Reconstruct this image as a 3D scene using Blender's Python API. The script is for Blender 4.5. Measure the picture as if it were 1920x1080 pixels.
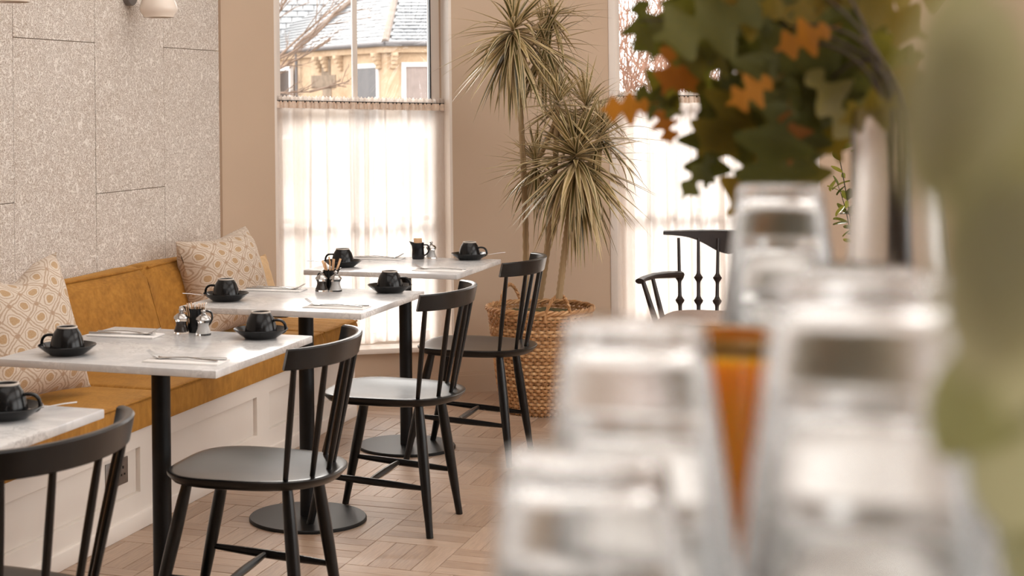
import bpy, bmesh, math, random
from mathutils import Vector, Matrix, noise
R = math.radians
S = bpy.context.scene
COL = S.collection
for o in list(bpy.data.objects): bpy.data.objects.remove(o)

# ------------------------------------------------------------------ camera
TW = 0.379                       # heading of the lens, left of the bench wall's direction
cd = bpy.data.cameras.new('camera'); cam = bpy.data.objects.new('camera', cd); COL.objects.link(cam)
cam.location = (0, 0, 1.4)
cam.rotation_euler = (Matrix.Rotation(TW, 3, 'Z') @ Matrix.Rotation(R(90), 3, 'X') @ Matrix.Rotation(-0.0105, 3, 'Z')).to_euler()
cd.sensor_width = 36; cd.lens = 56.25
cd.shift_x = 360/1920; cd.shift_y = -339/1920
cd.clip_start = 0.02; cd.clip_end = 400
cd.dof.use_dof = True; cd.dof.focus_distance = 5.9; cd.dof.aperture_fstop = 7.0
S.camera = cam
# ------------------------------------------------------------------ sky, fill lights, exposure
w = bpy.data.worlds.new('overcast'); S.world = w; w.use_nodes = True
bg = w.node_tree.nodes['Background']; bg.inputs[0].default_value = (1.0, 0.985, 0.965, 1); bg.inputs[1].default_value = 4.0
sl = bpy.data.lights.new('veiled_sun', 'SUN'); so_ = bpy.data.objects.new('veiled_sun', sl); COL.objects.link(so_)
sl.energy = 6.6; sl.angle = R(50); sl.color = (1.0, .96, .90)
so_.rotation_euler = Vector((.52, -.85, -.80)).to_track_quat('-Z', 'Y').to_euler()
def area(name, loc, rot, sx, sy, watt, col):
    l = bpy.data.lights.new(name, 'AREA'); l.shape = 'RECTANGLE'; l.size = sx; l.size_y = sy; l.energy = watt; l.color = col
    o = bpy.data.objects.new(name, l); COL.objects.link(o); o.location = loc; o.rotation_euler = rot; return o
WARM = (1.0, 0.975, 0.945)
for x, y, p_ in ((-1.3, 2.2, 25), (-1.3, 5.4, 28), (1.9, 2.2, 40), (1.9, 5.4, 60)):
    area('ceiling_fill', (x, y, 3.06), (0, 0, 0), 2.4, 2.6, p_, WARM)  # unseen area lights added under the ceiling to lift the room's brightness
for y in (.35, .95, 1.55):           # unseen point lights added over the bar to brighten the things on it
    l = bpy.data.lights.new('bar_fill', 'POINT'); l.energy = 5; l.shadow_soft_size = .06; l.color = WARM
    o = bpy.data.objects.new('bar_fill', l); COL.objects.link(o); o.location = (.30, y, 2.25)
S.view_settings.view_transform = 'Standard'; S.view_settings.look = 'None'
S.view_settings.exposure = 0.27; S.view_settings.gamma = 1.0; S.view_settings.use_curve_mapping = False
cy = S.cycles
cy.use_denoising = True; cy.max_bounces = 24; cy.transmission_bounces = 24; cy.transparent_max_bounces = 24
cy.diffuse_bounces = 5; cy.glossy_bounces = 8; cy.sample_clamp_indirect = 8.0
cy.caustics_reflective = False; cy.caustics_refractive = True; cy.blur_glossy = 1.0

# ------------------------------------------------------------------ materials
def srgb(r, g, b):
    f = lambda c: (c/12.92 if c <= .04045 else ((c+.055)/1.055)**2.4)
    return (f(r/255), f(g/255), f(b/255), 1)
class N:                          # a tiny node-graph writer
    def __init__(s, name):
        s.m = bpy.data.materials.new(name); s.m.use_nodes = True; s.t = s.m.node_tree
        s.b = s.t.nodes['Principled BSDF']; s.out = s.t.nodes['Material Output']
    def n(s, kind, **kw):
        d = s.t.nodes.new('ShaderNode'+kind)
        for k, v in kw.items(): setattr(d, k, v)
        return d
    def put(s, sock, v):
        if isinstance(v, bpy.types.NodeSocket): s.t.links.new(v, sock)
        else: sock.default_value = v
    def set(s, **kw):
        for k, v in kw.items(): s.put(s.b.inputs[k.replace('_', ' ')], v)
        return s
    def math(s, op, a, b=0.0, c=0.0):
        d = s.n('Math', operation=op); s.put(d.inputs[0], a); s.put(d.inputs[1], b); s.put(d.inputs[2], c); return d.outputs[0]
    def coord(s, which='Object', scale=(1, 1, 1), rot=(0, 0, 0)):
        c = s.n('TexCoord'); m = s.n('Mapping'); s.put(m.inputs[0], c.outputs[which])
        m.inputs['Scale'].default_value = scale; m.inputs['Rotation'].default_value = rot; return m.outputs[0]
    def noise(s, vec, scale, detail=3, rough=.5, dist=0.0):
        d = s.n('TexNoise'); s.put(d.inputs['Vector'], vec); d.inputs['Scale'].default_value = scale
        d.inputs['Detail'].default_value = detail; d.inputs['Roughness'].default_value = rough; d.inputs['Distortion'].default_value = dist
        return d.outputs['Fac']
    def ramp(s, fac, stops, mode='LINEAR'):
        d = s.n('ValToRGB'); s.put(d.inputs[0], fac); r = d.color_ramp; r.interpolation = mode
        while len(r.elements) < len(stops): r.elements.new(.5)
        for e, (p, c) in zip(r.elements, stops): e.position = p; e.color = c if len(c) == 4 else (*c, 1)
        return d.outputs[0]
    def mix(s, fac, a, b, blend='MIX'):
        d = s.n('Mix', data_type='RGBA', blend_type=blend); s.put(d.inputs[0], fac); s.put(d.inputs[6], a); s.put(d.inputs[7], b); return d.outputs[2]
    def bump(s, h, strength=.3, dist=.01):
        d = s.n('Bump'); s.put(d.inputs['Height'], h); d.inputs['Strength'].default_value = strength; d.inputs['Distance'].default_value = dist
        s.put(s.b.inputs['Normal'], d.outputs[0])
def var(c, k):
    return (min(1, c[0]*k), min(1, c[1]*k), min(1, c[2]*k), 1)
def plain(name, c, rough=.5, metal=0, amp=.06, scale=12, bump=0, **kw):
    g = N(name); v = g.coord(); f = g.noise(v, scale, 3)
    g.set(Base_Color=g.ramp(f, [(.3, var(c, 1-amp)), (.7, var(c, 1+amp))]), Roughness=rough, Metallic=metal, **kw)
    if bump: g.bump(g.noise(v, scale*6, 3), bump, .004)
    return g.m
M = {}
M['taupe'] = plain('taupe_wall_paint', srgb(195, 172, 149), .75, amp=.02, scale=3, bump=.05)
M['trim'] = plain('cream_trim_paint', srgb(232, 222, 212), .45, amp=.02, scale=4)
M['white_paint'] = plain('white_painted_joinery', srgb(226, 217, 208), .5, amp=.02, scale=5)
M['ceiling'] = plain('ceiling_paint', srgb(235, 228, 220), .8, amp=.02, scale=3)
M['black_wood'] = plain('black_stained_beech', (.004, .0035, .0034, 1), .36, amp=.25, scale=25, IOR=1.5, Specular_IOR_Level=.12, Coat_Weight=.75, Coat_Roughness=.27, Coat_IOR=1.36)
M['black_metal'] = plain('black_powder_coated_steel', (.007, .0068, .0068, 1), .40, amp=.15, scale=40, Specular_IOR_Level=.22)
M['black_ceramic'] = plain('matt_black_glaze', (.007, .007, .0075, 1), .21, amp=.15, scale=30, Specular_IOR_Level=.3)
M['foot_ring'] = plain('unglazed_pale_clay', srgb(190, 180, 170), .6, amp=.05, scale=60)
M['steel'] = plain('polished_steel', (.5, .49, .48, 1), .2, 1, amp=.05, scale=30)
M['brushed'] = plain('brushed_steel_plate', (.36, .34, .33, 1), .38, 1, amp=.08, scale=60)
M['paper'] = plain('white_paper_napkin', srgb(238, 235, 232), .85, amp=.02, scale=20)
M['packet'] = plain('tan_sugar_packet', srgb(214, 172, 132), .8, amp=.12, scale=60)
M['packet_white'] = plain('white_sugar_packet', srgb(232, 222, 210), .8, amp=.06, scale=60)
M['stick'] = plain('pale_wood_stick', srgb(205, 160, 115), .8, amp=.12, scale=60)
M['salt'] = plain('white_salt_grains', srgb(238, 236, 234), .8, amp=.05, scale=300)
M['pepper'] = plain('black_peppercorns', srgb(62, 50, 44), .6, amp=.6, scale=320)
M['opal'] = plain('opal_white_glass', srgb(232, 220, 208), .22, amp=.01, scale=4, Subsurface_Weight=.3, Subsurface_Radius=(.03, .03, .03))
M['grey_metal'] = plain('grey_lacquered_rose', srgb(112, 106, 102), .4, amp=.05, scale=20)
M['counter'] = plain('grey_stone_counter', srgb(196, 190, 186), .3, amp=.06, scale=9)
M['bar_front'] = plain('bar_front_paint', srgb(150, 140, 128), .6, amp=.04, scale=6)
M['soil'] = plain('mossy_soil', srgb(84, 78, 40), .95, amp=.5, scale=40, bump=.6)
M['tan_cloth'] = plain('tan_linen', srgb(206, 174, 134), .9, amp=.06, scale=80)
M['dark_walnut'] = plain('dark_walnut', (.020, .012, .010, 1), .42, amp=.3, scale=14)
M['seat_cloth'] = plain('grey_brown_wool', srgb(176, 156, 144), .95, amp=.10, scale=160, bump=.3)
M['seat_side'] = plain('grey_brown_wool_border', srgb(128, 108, 94), .95, amp=.10, scale=160, bump=.3)
M['bough'] = plain('grey_tan_bark', srgb(112, 92, 78), .9, amp=.2, scale=9)
M['twig'] = plain('russet_twig_bark', srgb(146, 112, 94), .9, amp=.3, scale=9)
M['asphalt'] = plain('pale_street', srgb(120, 117, 114), .9, amp=.08, scale=2)
M['lead'] = plain('dark_gutter', srgb(96, 92, 92), .6, amp=.1, scale=4)
M['coping'] = plain('weathered_hip_stone', srgb(124, 110, 100), .9, amp=.15, scale=6)
M['house_frame'] = plain('white_house_window_frame', srgb(206, 202, 200), .5, amp=.02, scale=3)
M['house_glass'] = plain('dark_house_glass', srgb(58, 52, 52), .15, amp=.3, scale=2)
M['house_net'] = plain('house_net_curtain', srgb(140, 126, 120), .9, amp=.10, scale=5)
M['stem_dark'] = plain('dark_plant_stem', srgb(52, 46, 26), .7, amp=.2, scale=30)
M['oak_bark'] = plain('oak_twig_bark', srgb(70, 54, 40), .8, amp=.2, scale=30)
M['ochre'] = plain('gold_lustre_rim', srgb(176, 132, 66), .3, amp=.08, scale=20)

def mk_boards():
    g = N('wood_wool_board'); v = g.coord('Object')
    oi = g.n('ObjectInfo'); add = g.n('VectorMath', operation='ADD'); g.put(add.inputs[0], v)
    sc = g.n('VectorMath', operation='SCALE'); g.put(sc.inputs[0], oi.outputs['Location']); sc.inputs['Scale'].default_value = 3.7; g.put(add.inputs[1], sc.outputs[0])
    v = add.outputs[0]; lines = None
    for k, (s_, d_) in enumerate(((20, 1.3), (29, 1.1), (42, 1.0))):
        f = g.noise(v, s_, 1.0, .4, d_)
        a = g.math('ABSOLUTE', g.math('SUBTRACT', g.math('FRACT', g.math('MULTIPLY', f, 5.0+k)), .5))
        a = g.math('SMOOTH_MIN', g.math('MULTIPLY', a, 4.2), 1.0, .05)
        l = g.math('SUBTRACT', 1.0, a)
        lines = l if lines is None else g.math('MAXIMUM', lines, l)
    fine = g.noise(v, 190, 4, .7); broad = g.noise(v, 2.2, 3)
    base = g.mix(broad, srgb(194, 180, 166), srgb(206, 198, 190))
    dark = g.mix(g.ramp(fine, [(.36, (1, 1, 1, 1)), (.52, (0, 0, 0, 1))]), base, srgb(136, 114, 96))
    col = g.mix(g.ramp(lines, [(.45, (0, 0, 0, 1)), (.95, (.8, .8, .8, 1))]), dark, srgb(246, 241, 234))
    g.set(Base_Color=col, Roughness=.92); g.bump(g.math('ADD', lines, fine), .45, .003); return g.m
M['boards'] = mk_boards()

def mk_marble():
    g = N('white_veined_marble'); v = g.coord('Object'); oi = g.n('ObjectInfo')
    add = g.n('VectorMath', operation='ADD'); g.put(add.inputs[0], v); sc = g.n('VectorMath', operation='SCALE'); g.put(sc.inputs[0], oi.outputs['Location']); sc.inputs['Scale'].default_value = 5; g.put(add.inputs[1], sc.outputs[0]); v = add.outputs[0]
    a = g.noise(v, 5, 6, .6, 1.2); b = g.noise(v, 22, 5, .65, .6)
    c = g.mix(g.ramp(a, [(.38, (1, 1, 1, 1)), (.58, (0, 0, 0, 1))]), srgb(222, 221, 220), srgb(196, 196, 197))
    vein = g.ramp(g.math('ABSOLUTE', g.math('SUBTRACT', b, .5)), [(0, (1, 1, 1, 1)), (.045, (0, 0, 0, 1))])
    c = g.mix(g.math('MULTIPLY', vein, g.ramp(a, [(.45, (0, 0, 0, 1)), (.65, (.55, .55, .55, 1))])), c, srgb(140, 138, 140))
    g.set(Base_Color=c, Roughness=.2, Specular_IOR_Level=.5); return g.m
M['marble'] = mk_marble()

def mk_velvet():
    g = N('mustard_velvet'); v = g.coord('Object')
    f = g.noise(v, 9, 5, .6, .8); h = g.noise(v, 300, 2); st = g.noise(g.coord('Object', (60, 14, 6)), 3, 3)
    c = g.ramp(f, [(.25, srgb(132, 86, 20)), (.55, srgb(164, 110, 32)), (.8, srgb(184, 132, 54))])
    c = g.mix(.25, c, g.ramp(st, [(.35, srgb(114, 72, 14)), (.7, srgb(196, 144, 62))]))
    g.set(Base_Color=c, Roughness=.8, Sheen_Weight=.45, Sheen_Roughness=.4, Sheen_Tint=srgb(240, 190, 110)); g.bump(h, .15, .002); return g.m
M['velvet'] = mk_velvet()

def mk_pillow():
    g = N('ochre_lattice_print'); v = g.coord('UV', (1, 1, 1), (0, 0, R(45)))
    wob = g.noise(g.coord('UV'), 9, 2); sc = g.n('VectorMath', operation='SCALE'); g.put(sc.inputs[0], v); sc.inputs['Scale'].default_value = 6.2
    sep = g.n('SeparateXYZ'); g.put(sep.inputs[0], sc.outputs[0])
    w_ = g.math('MULTIPLY', g.math('SUBTRACT', wob, .5), .35)
    fx = g.math('SUBTRACT', g.math('FRACT', g.math('ADD', sep.outputs[0], w_)), .5); fy = g.math('SUBTRACT', g.math('FRACT', g.math('ADD', sep.outputs[1], w_)), .5)
    ax, ay = g.math('ABSOLUTE', fx), g.math('ABSOLUTE', fy)
    r = g.math('SQRT', g.math('ADD', g.math('MULTIPLY', fx, fx), g.math('MULTIPLY', fy, fy)))
    edge = g.math('MAXIMUM', ax, ay); corner = g.math('ADD', ax, ay)
    gr = g.noise(g.coord('UV'), 120, 3)
    cream, tan, och = srgb(208, 194, 178), srgb(160, 132, 104), srgb(164, 120, 46)
    c = g.mix(g.ramp(edge, [(.385, (0, 0, 0, 1)), (.40, (1, 1, 1, 1)), (.455, (1, 1, 1, 1)), (.47, (0, 0, 0, 1))]), cream, tan)
    c = g.mix(g.ramp(r, [(.27, (0, 0, 0, 1)), (.285, (1, 1, 1, 1)), (.315, (1, 1, 1, 1)), (.33, (0, 0, 0, 1))]), c, tan)
    c = g.mix(g.ramp(r, [(.19, (1, 1, 1, 1)), (.205, (0, 0, 0, 1))]), c, och)
    c = g.mix(g.ramp(corner, [(.86, (0, 0, 0, 1)), (.88, (1, 1, 1, 1))]), c, srgb(150, 110, 70))
    c = g.mix(.35, c, g.mix(gr, srgb(150, 125, 100), srgb(245, 235, 222)))
    g.set(Base_Color=c, Roughness=.95, Sheen_Weight=.2); g.bump(gr, .3, .002); return g.m
M['pillow'] = mk_pillow()

def mk_oak_floor():
    g = N('smoked_oak_strip'); v = g.coord('Object'); oi = g.n('ObjectInfo'); gi = g.n('NewGeometry')
    rnd = g.math('FRACT', g.math('ADD', oi.outputs['Random'], g.math('MULTIPLY', gi.outputs['Random Per Island'], 3.17)))
    a = g.n('TexCoord'); mp = g.n('Mapping'); g.put(mp.inputs[0], a.outputs['UV']); mp.inputs['Scale'].default_value = (1, 14, 1)
    off = g.n('CombineXYZ'); g.put(off.inputs[0], g.math('MULTIPLY', rnd, 50)); g.put(mp.inputs['Location'], off.outputs[0])
    grain = g.noise(mp.outputs[0], 3.2, 5, .6, .5)
    c = g.ramp(rnd, [(0, srgb(150, 122, 100)), (.4, srgb(170, 144, 122)), (.75, srgb(184, 158, 136)), (1, srgb(160, 134, 114))])
    c = g.mix(.4, c, g.ramp(grain, [(.3, srgb(122, 98, 80)), (.6, srgb(190, 164, 142))]), 'MULTIPLY' if False else 'MIX')
    g.set(Base_Color=c, Roughness=g.math('ADD', .30, g.math('MULTIPLY', grain, .2)), Specular_IOR_Level=.5); g.bump(grain, .12, .002); return g.m
M['oak'] = mk_oak_floor()
M['gap'] = plain('dark_floor_joint', srgb(78, 62, 52), .8, amp=.1)

def mk_glass(name, col=(1, 1, 1, 1), rough=0.0, ior=1.47):
    g = N(name); v = g.coord(); f = g.noise(v, 30, 2)
    g.set(Base_Color=col, Transmission_Weight=1.0, IOR=ior, Roughness=g.math('ADD', rough, g.math('MULTIPLY', f, .01))); return g.m
M['glass'] = mk_glass('clear_tumbler_glass', (.93, .93, .925, 1), .16, 1.42)
M['mill_glass'] = mk_glass('clear_acrylic', (.96, .96, .96, 1), .02, 1.4)
def mk_pane(name, tint=(1, 1, 1, 1)):
    g = N(name); fr = g.n('Fresnel'); fr.inputs[0].default_value = 1.45; tr = g.n('BsdfTransparent'); tr.inputs[0].default_value = tint
    gl = g.n('BsdfGlossy'); gl.inputs['Roughness'].default_value = .02; ms = g.n('MixShader'); v = g.coord(); dirt = g.noise(v, 5, 3)
    g.put(ms.inputs[0], g.math('MULTIPLY', fr.outputs[0], g.math('ADD', .8, g.math('MULTIPLY', dirt, .3)))); g.put(ms.inputs[1], tr.outputs[0]); g.put(ms.inputs[2], gl.outputs[0]); g.put(g.out.inputs[0], ms.outputs[0]); return g.m
M['pane'] = mk_pane('window_glass')
def mk_voile():
    g = N('white_voile'); d = g.n('BsdfDiffuse'); t = g.n('BsdfTranslucent'); x = g.n('BsdfTransparent')
    v = g.coord('Object', (90, 90, 12)); f = g.noise(v, 3, 3)
    c = g.mix(f, srgb(236, 226, 218), srgb(250, 246, 242)); g.put(d.inputs[0], c); g.put(t.inputs[0], c)
    m1 = g.n('MixShader'); m1.inputs[0].default_value = .82; g.put(m1.inputs[1], d.outputs[0]); g.put(m1.inputs[2], t.outputs[0])
    m2 = g.n('MixShader'); m2.inputs[0].default_value = .16; g.put(m2.inputs[1], m1.outputs[0]); g.put(m2.inputs[2], x.outputs[0]); g.put(g.out.inputs[0], m2.outputs[0]); return g.m
M['voile'] = mk_voile()
M['voile_head'] = plain('gathered_voile_heading', srgb(232, 214, 198), .9, amp=.12, scale=60)

def mk_leaf(name, stops, rough=.45, edge=None, trans=.25, isl=1.0):
    g = N(name); oi = g.n('ObjectInfo'); gi = g.n('NewGeometry')
    rnd = g.math('FRACT', g.math('ADD', oi.outputs['Random'], g.math('MULTIPLY', gi.outputs['Random Per Island'], 2.31*isl)))
    v = g.coord('Object'); f = g.noise(v, 24, 3)
    c = g.ramp(g.math('ADD', g.math('MULTIPLY', rnd, .75), g.math('MULTIPLY', f, .25)), stops)
    if edge:
        uv = g.n('TexCoord'); sp = g.n('SeparateXYZ'); g.put(sp.inputs[0], uv.outputs['UV'])
        e = g.math('ABSOLUTE', g.math('SUBTRACT', sp.outputs[0], .5))
        c = g.mix(g.ramp(e, [(.20, (0, 0, 0, 1)), (.36, (.85, .85, .85, 1))]), c, edge)
    g.set(Base_Color=c, Roughness=rough)
    if trans:
        t = g.n('BsdfTranslucent'); g.put(t.inputs[0], c); ms = g.n('MixShader'); ms.inputs[0].default_value = trans
        g.put(ms.inputs[1], g.b.outputs[0]); g.put(ms.inputs[2], t.outputs[0]); g.put(g.out.inputs[0], ms.outputs[0])
    return g.m
M['dracaena'] = mk_leaf('variegated_dragon_leaf', [(0, srgb(50, 48, 28)), (.3, srgb(92, 86, 46)), (.6, srgb(134, 120, 76)), (.85, srgb(176, 156, 108)), (1, srgb(214, 200, 180))], .32, srgb(230, 208, 166))
M['oakleaf'] = mk_leaf('autumn_oak_leaf', [(0, srgb(70, 74, 26)), (.45, srgb(100, 98, 32)), (.70, srgb(128, 110, 32)), (.9, srgb(150, 116, 34)), (1, srgb(190, 126, 36))], .62, None, .5)
M['russetleaf'] = mk_leaf('russet_oak_leaf', [(0, srgb(138, 84, 26)), (.5, srgb(172, 106, 32)), (1, srgb(206, 140, 46))], .6, None, .55)
M['bushleaf'] = mk_leaf('glossy_green_leaf', [(0, srgb(52, 64, 26)), (.5, srgb(96, 106, 44)), (1, srgb(170, 166, 70))], .22, None, .3)
M['nearleaf'] = mk_leaf('grey_green_leaf', [(0, srgb(150, 150, 96)), (.5, srgb(184, 180, 128)), (1, srgb(208, 204, 170))], .4, None, .45)
M['cane'] = mk_leaf('ringed_cane', [(0, srgb(140, 116, 84)), (1, srgb(176, 150, 112))], .7, None, 0)
def mk_wicker():
    g = N('willow_wicker'); gi = g.n('NewGeometry'); oi = g.n('ObjectInfo'); v = g.coord(); f = g.noise(v, 30, 4)
    rnd = g.math('FRACT', g.math('ADD', oi.outputs['Random'], gi.outputs['Random Per Island']))
    c = g.ramp(g.math('ADD', g.math('MULTIPLY', rnd, .5), g.math('MULTIPLY', f, .5)), [(.1, srgb(136, 94, 54)), (.5, srgb(186, 138, 90)), (.9, srgb(222, 182, 134))])
    g.set(Base_Color=c, Roughness=.55); g.bump(f, .3, .003); return g.m
M['wicker'] = mk_wicker()
def mk_slate():
    g = N('pale_wet_slate'); gi = g.n('NewGeometry'); v = g.coord(); f = g.noise(v, 4, 4)
    c = g.ramp(g.math('ADD', g.math('MULTIPLY', gi.outputs['Random Per Island'], .6), g.math('MULTIPLY', f, .4)), [(.1, srgb(68, 72, 78)), (.6, srgb(80, 84, 88)), (1, srgb(92, 92, 92))])
    g.set(Base_Color=c, Roughness=.4); return g.m
M['slate'] = mk_slate()
def mk_stone():
    g = N('bath_stone'); v = g.coord(); f = g.noise(v, 1.3, 4); h = g.noise(v, 9, 4)
    c = g.mix(.3, g.ramp(f, [(.3, srgb(158, 130, 100)), (.55, srgb(176, 150, 122)), (.8, srgb(184, 162, 138))]), g.ramp(h, [(.3, srgb(146, 122, 98)), (.7, srgb(190, 168, 144))]))
    g.set(Base_Color=c, Roughness=.9); return g.m
M['stone'] = mk_stone()
M['rough_stone'] = plain('rough_stone_patch', srgb(124, 108, 92), .9, amp=.25, scale=5)
def mk_orange():
    g = N('amber_orange_glaze'); v = g.coord(); f = g.noise(v, 8, 2)
    g.set(Base_Color=g.ramp(f, [(.2, (1, .40, .03, 1)), (.8, (1, .46, .045, 1))]), Roughness=.12, Coat_Weight=.5, Subsurface_Weight=.7, Subsurface_Radius=(.04, .02, .006), Subsurface_Scale=1.0); return g.m
M['orange'] = mk_orange()

# ------------------------------------------------------------------ mesh helpers
def link(name, me, m, parent=None, smooth=None):
    o = bpy.data.objects.new(name, me); COL.objects.link(o)
    if m is not None and not me.materials: me.materials.append(M[m] if isinstance(m, str) else m)
    if parent is not None: o.parent = parent
    return o
def mesh(bm, name, smooth=35):
    bmesh.ops.recalc_face_normals(bm, faces=bm.faces)
    me = bpy.data.meshes.new(name); bm.to_mesh(me); bm.free()
    if smooth:
        me.polygons.foreach_set('use_smooth', [True]*len(me.polygons)); me.set_sharp_from_angle(angle=R(smooth))
    return me
def obj(name, bm, m, parent=None, smooth=35): return link(name, mesh(bm, name, smooth), m, parent)
def box(bm, c, s, rot=None, bevel=0.0):
    r = bmesh.ops.create_cube(bm, size=1); vs = r['verts']
    bmesh.ops.scale(bm, vec=s, verts=vs)
    if bevel:
        es = list({e for v in vs for e in v.link_edges})
        vs = list({v for f in bmesh.ops.bevel(bm, geom=es, offset=bevel, segments=2, affect='EDGES', profile=.5)['faces'] for v in f.verts} | {v for v in vs if v.is_valid})
    if rot is not None: bmesh.ops.rotate(bm, cent=(0, 0, 0), matrix=rot, verts=vs)
    bmesh.ops.translate(bm, vec=c, verts=vs); return vs
def bx(x0, x1, y0, y1, z0, z1, bevel=0.0, bm=None):
    bm = bm or bmesh.new(); box(bm, ((x0+x1)/2, (y0+y1)/2, (z0+z1)/2), (abs(x1-x0), abs(y1-y0), abs(z1-z0)), None, bevel); return bm
def prism(poly, z0, z1, bm=None):
    bm = bm or bmesh.new(); a = [bm.verts.new((x, y, z0)) for x, y in poly]; b = [bm.verts.new((x, y, z1)) for x, y in poly]; n = len(poly)
    bm.faces.new(a[::-1]); bm.faces.new(b)
    for i in range(n): bm.faces.new((a[i], a[(i+1) % n], b[(i+1) % n], b[i]))
    return bm
def lathe(prof, seg=32, bm=None, c=(0, 0, 0), closed=False):
    bm = bm or bmesh.new(); rings = []
    for r, z in prof:
        if r < 1e-6: rings.append([bm.verts.new((c[0], c[1], c[2]+z))])
        else: rings.append([bm.verts.new((c[0]+r*math.cos(2*math.pi*i/seg), c[1]+r*math.sin(2*math.pi*i/seg), c[2]+z)) for i in range(seg)])
    pairs = list(zip(rings, rings[1:])) + ([(rings[-1], rings[0])] if closed else [])
    for a, b in pairs:
        for i in range(seg):
            j = (i+1) % seg
            if len(a) == 1 and len(b) == 1: continue
            if len(a) == 1: bm.faces.new((a[0], b[j], b[i]))
            elif len(b) == 1: bm.faces.new((a[i], a[j], b[0]))
            else: bm.faces.new((a[i], a[j], b[j], b[i]))
    return bm
def tube(pts, rad, seg=8, bm=None, cap=True, flat=None):
    """tube along pts; rad a number or list; flat=(kx,ky) squashes the section"""
    bm = bm or bmesh.new(); pts = [Vector(p) for p in pts]; n = len(pts)
    rad = rad if isinstance(rad, (list, tuple)) else [rad]*n
    up = None; rings = []
    for i, p in enumerate(pts):
        t = (pts[min(i+1, n-1)]-pts[max(i-1, 0)]).normalized()
        if up is None: up = Vector((0, 0, 1)) if abs(t.z) < .9 else Vector((1, 0, 0))
        a = t.cross(up).normalized(); b = a.cross(t).normalized(); up = b
        kx, ky = flat or (1, 1)
        rings.append([bm.verts.new(p+a*math.cos(2*math.pi*k/seg)*rad[i]*kx+b*math.sin(2*math.pi*k/seg)*rad[i]*ky) for k in range(seg)])
    for a, b in zip(rings, rings[1:]):
        for k in range(seg): bm.faces.new((a[k], a[(k+1) % seg], b[(k+1) % seg], b[k]))
    if cap: bm.faces.new(rings[0][::-1]); bm.faces.new(rings[-1])
    return bm
def bez(p0, p1, p2, n=10):
    p0, p1, p2 = Vector(p0), Vector(p1), Vector(p2)
    return [p0*(1-t)**2+p1*2*t*(1-t)+p2*t*t for t in (i/n for i in range(n+1))]
def tag(o, label=None, cat=None, group=None, kind=None):
    for k, v in (('label', label), ('category', cat), ('group', group), ('kind', kind)):
        if v: o[k] = v
    return o
def thing(name, label, cat, loc=(0, 0, 0), rz=0, group=None):
    o = bpy.data.objects.new(name, None); o.empty_display_size = .05; COL.objects.link(o); o.location = loc; o.rotation_euler = (0, 0, rz)
    return tag(o, label, cat, group)
def dup(root, loc, rz, label, group=None):
    r = root.copy(); COL.objects.link(r); r.location = loc; r.rotation_euler = (0, 0, rz); r['label'] = label
    if group: r['group'] = group
    for ch in list(root.children):
        c = ch.copy(); COL.objects.link(c); c.parent = r
        for g in list(ch.children):
            d = g.copy(); COL.objects.link(d); d.parent = c
    return r
def struct(name, bm, m, parent=None, smooth=35):
    o = obj(name, bm, m, parent, smooth)
    if parent is None: o['kind'] = 'structure'
    return o
def structroot(name, loc=(0, 0, 0), rz=0):
    o = bpy.data.objects.new(name, None); COL.objects.link(o); o.location = loc; o.rotation_euler = (0, 0, rz); o['kind'] = 'structure'; return o
IMG = TW                                   # direction (about z) that runs left-to-right across the view
def V2(a): return Vector((math.cos(a), math.sin(a)))

# ------------------------------------------------------------------ floor: basket-weave oak blocks
random.seed(3)
fl = structroot('floor')
obj('subfloor', bx(-3.45, 4.2, -3.7, 9.4, -.12, -.011), 'gap', fl)
BL = .277; SW = BL/4
def strip_mesh(name):
    bm = bmesh.new(); box(bm, (0, 0, -.006), (BL-.0022, SW-.0022, .012)); 
    top = [f for f in bm.faces if f.normal.z > .9]
    bmesh.ops.bevel(bm, geom=list(top[0].edges), offset=.0008, segments=1, affect='EDGES')
    uv = bm.loops.layers.uv.new('uv')
    for f in bm.faces:
        for l in f.loops: l[uv].uv = (l.vert.co.x/BL, l.vert.co.y/BL)
    return mesh(bm, name, 0)
SM = strip_mesh('oak_strip'); SM.materials.append(M['oak'])
strips = []
for i in range(-6, 20):
    for j in range(-30, 18):
        x0 = -1.755+i*BL; y0 = 4.578+j*BL
        if x0 < -3.2 or x0 > 3.9 or y0 > 9 or y0 < -3.6: continue
        along_y = (i+j) % 2 == 0
        for k in range(4):
            cx_, cy_ = (x0+SW*(k+.5), y0+BL/2) if along_y else (x0+BL/2, y0+SW*(k+.5))
            d = -cx_*math.sin(TW)+cy_*math.cos(TW); u = cx_*math.cos(TW)+cy_*math.sin(TW)
            px = 600+3000*u/d if d > .5 else -1; py = 201+3000*1.4/d if d > .5 else 9999
            vis = -40 < px < 1180 and py < 1120 and cx_ > -2.6
            strips.append((0 if vis else 1, py if vis else 0, cx_, cy_, along_y))
strips.sort(key=lambda s: (s[0], -s[1]))
for s in strips[:300]:
    o = bpy.data.objects.new('floor_strip', SM); COL.objects.link(o); o.parent = fl
    o.location = (s[2], s[3], random.uniform(-.0005, .0005)); o.rotation_euler = (0, 0, R(90) if s[4] else 0)
bm = bmesh.new(); uvl = bm.loops.layers.uv.new('uv')
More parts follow.
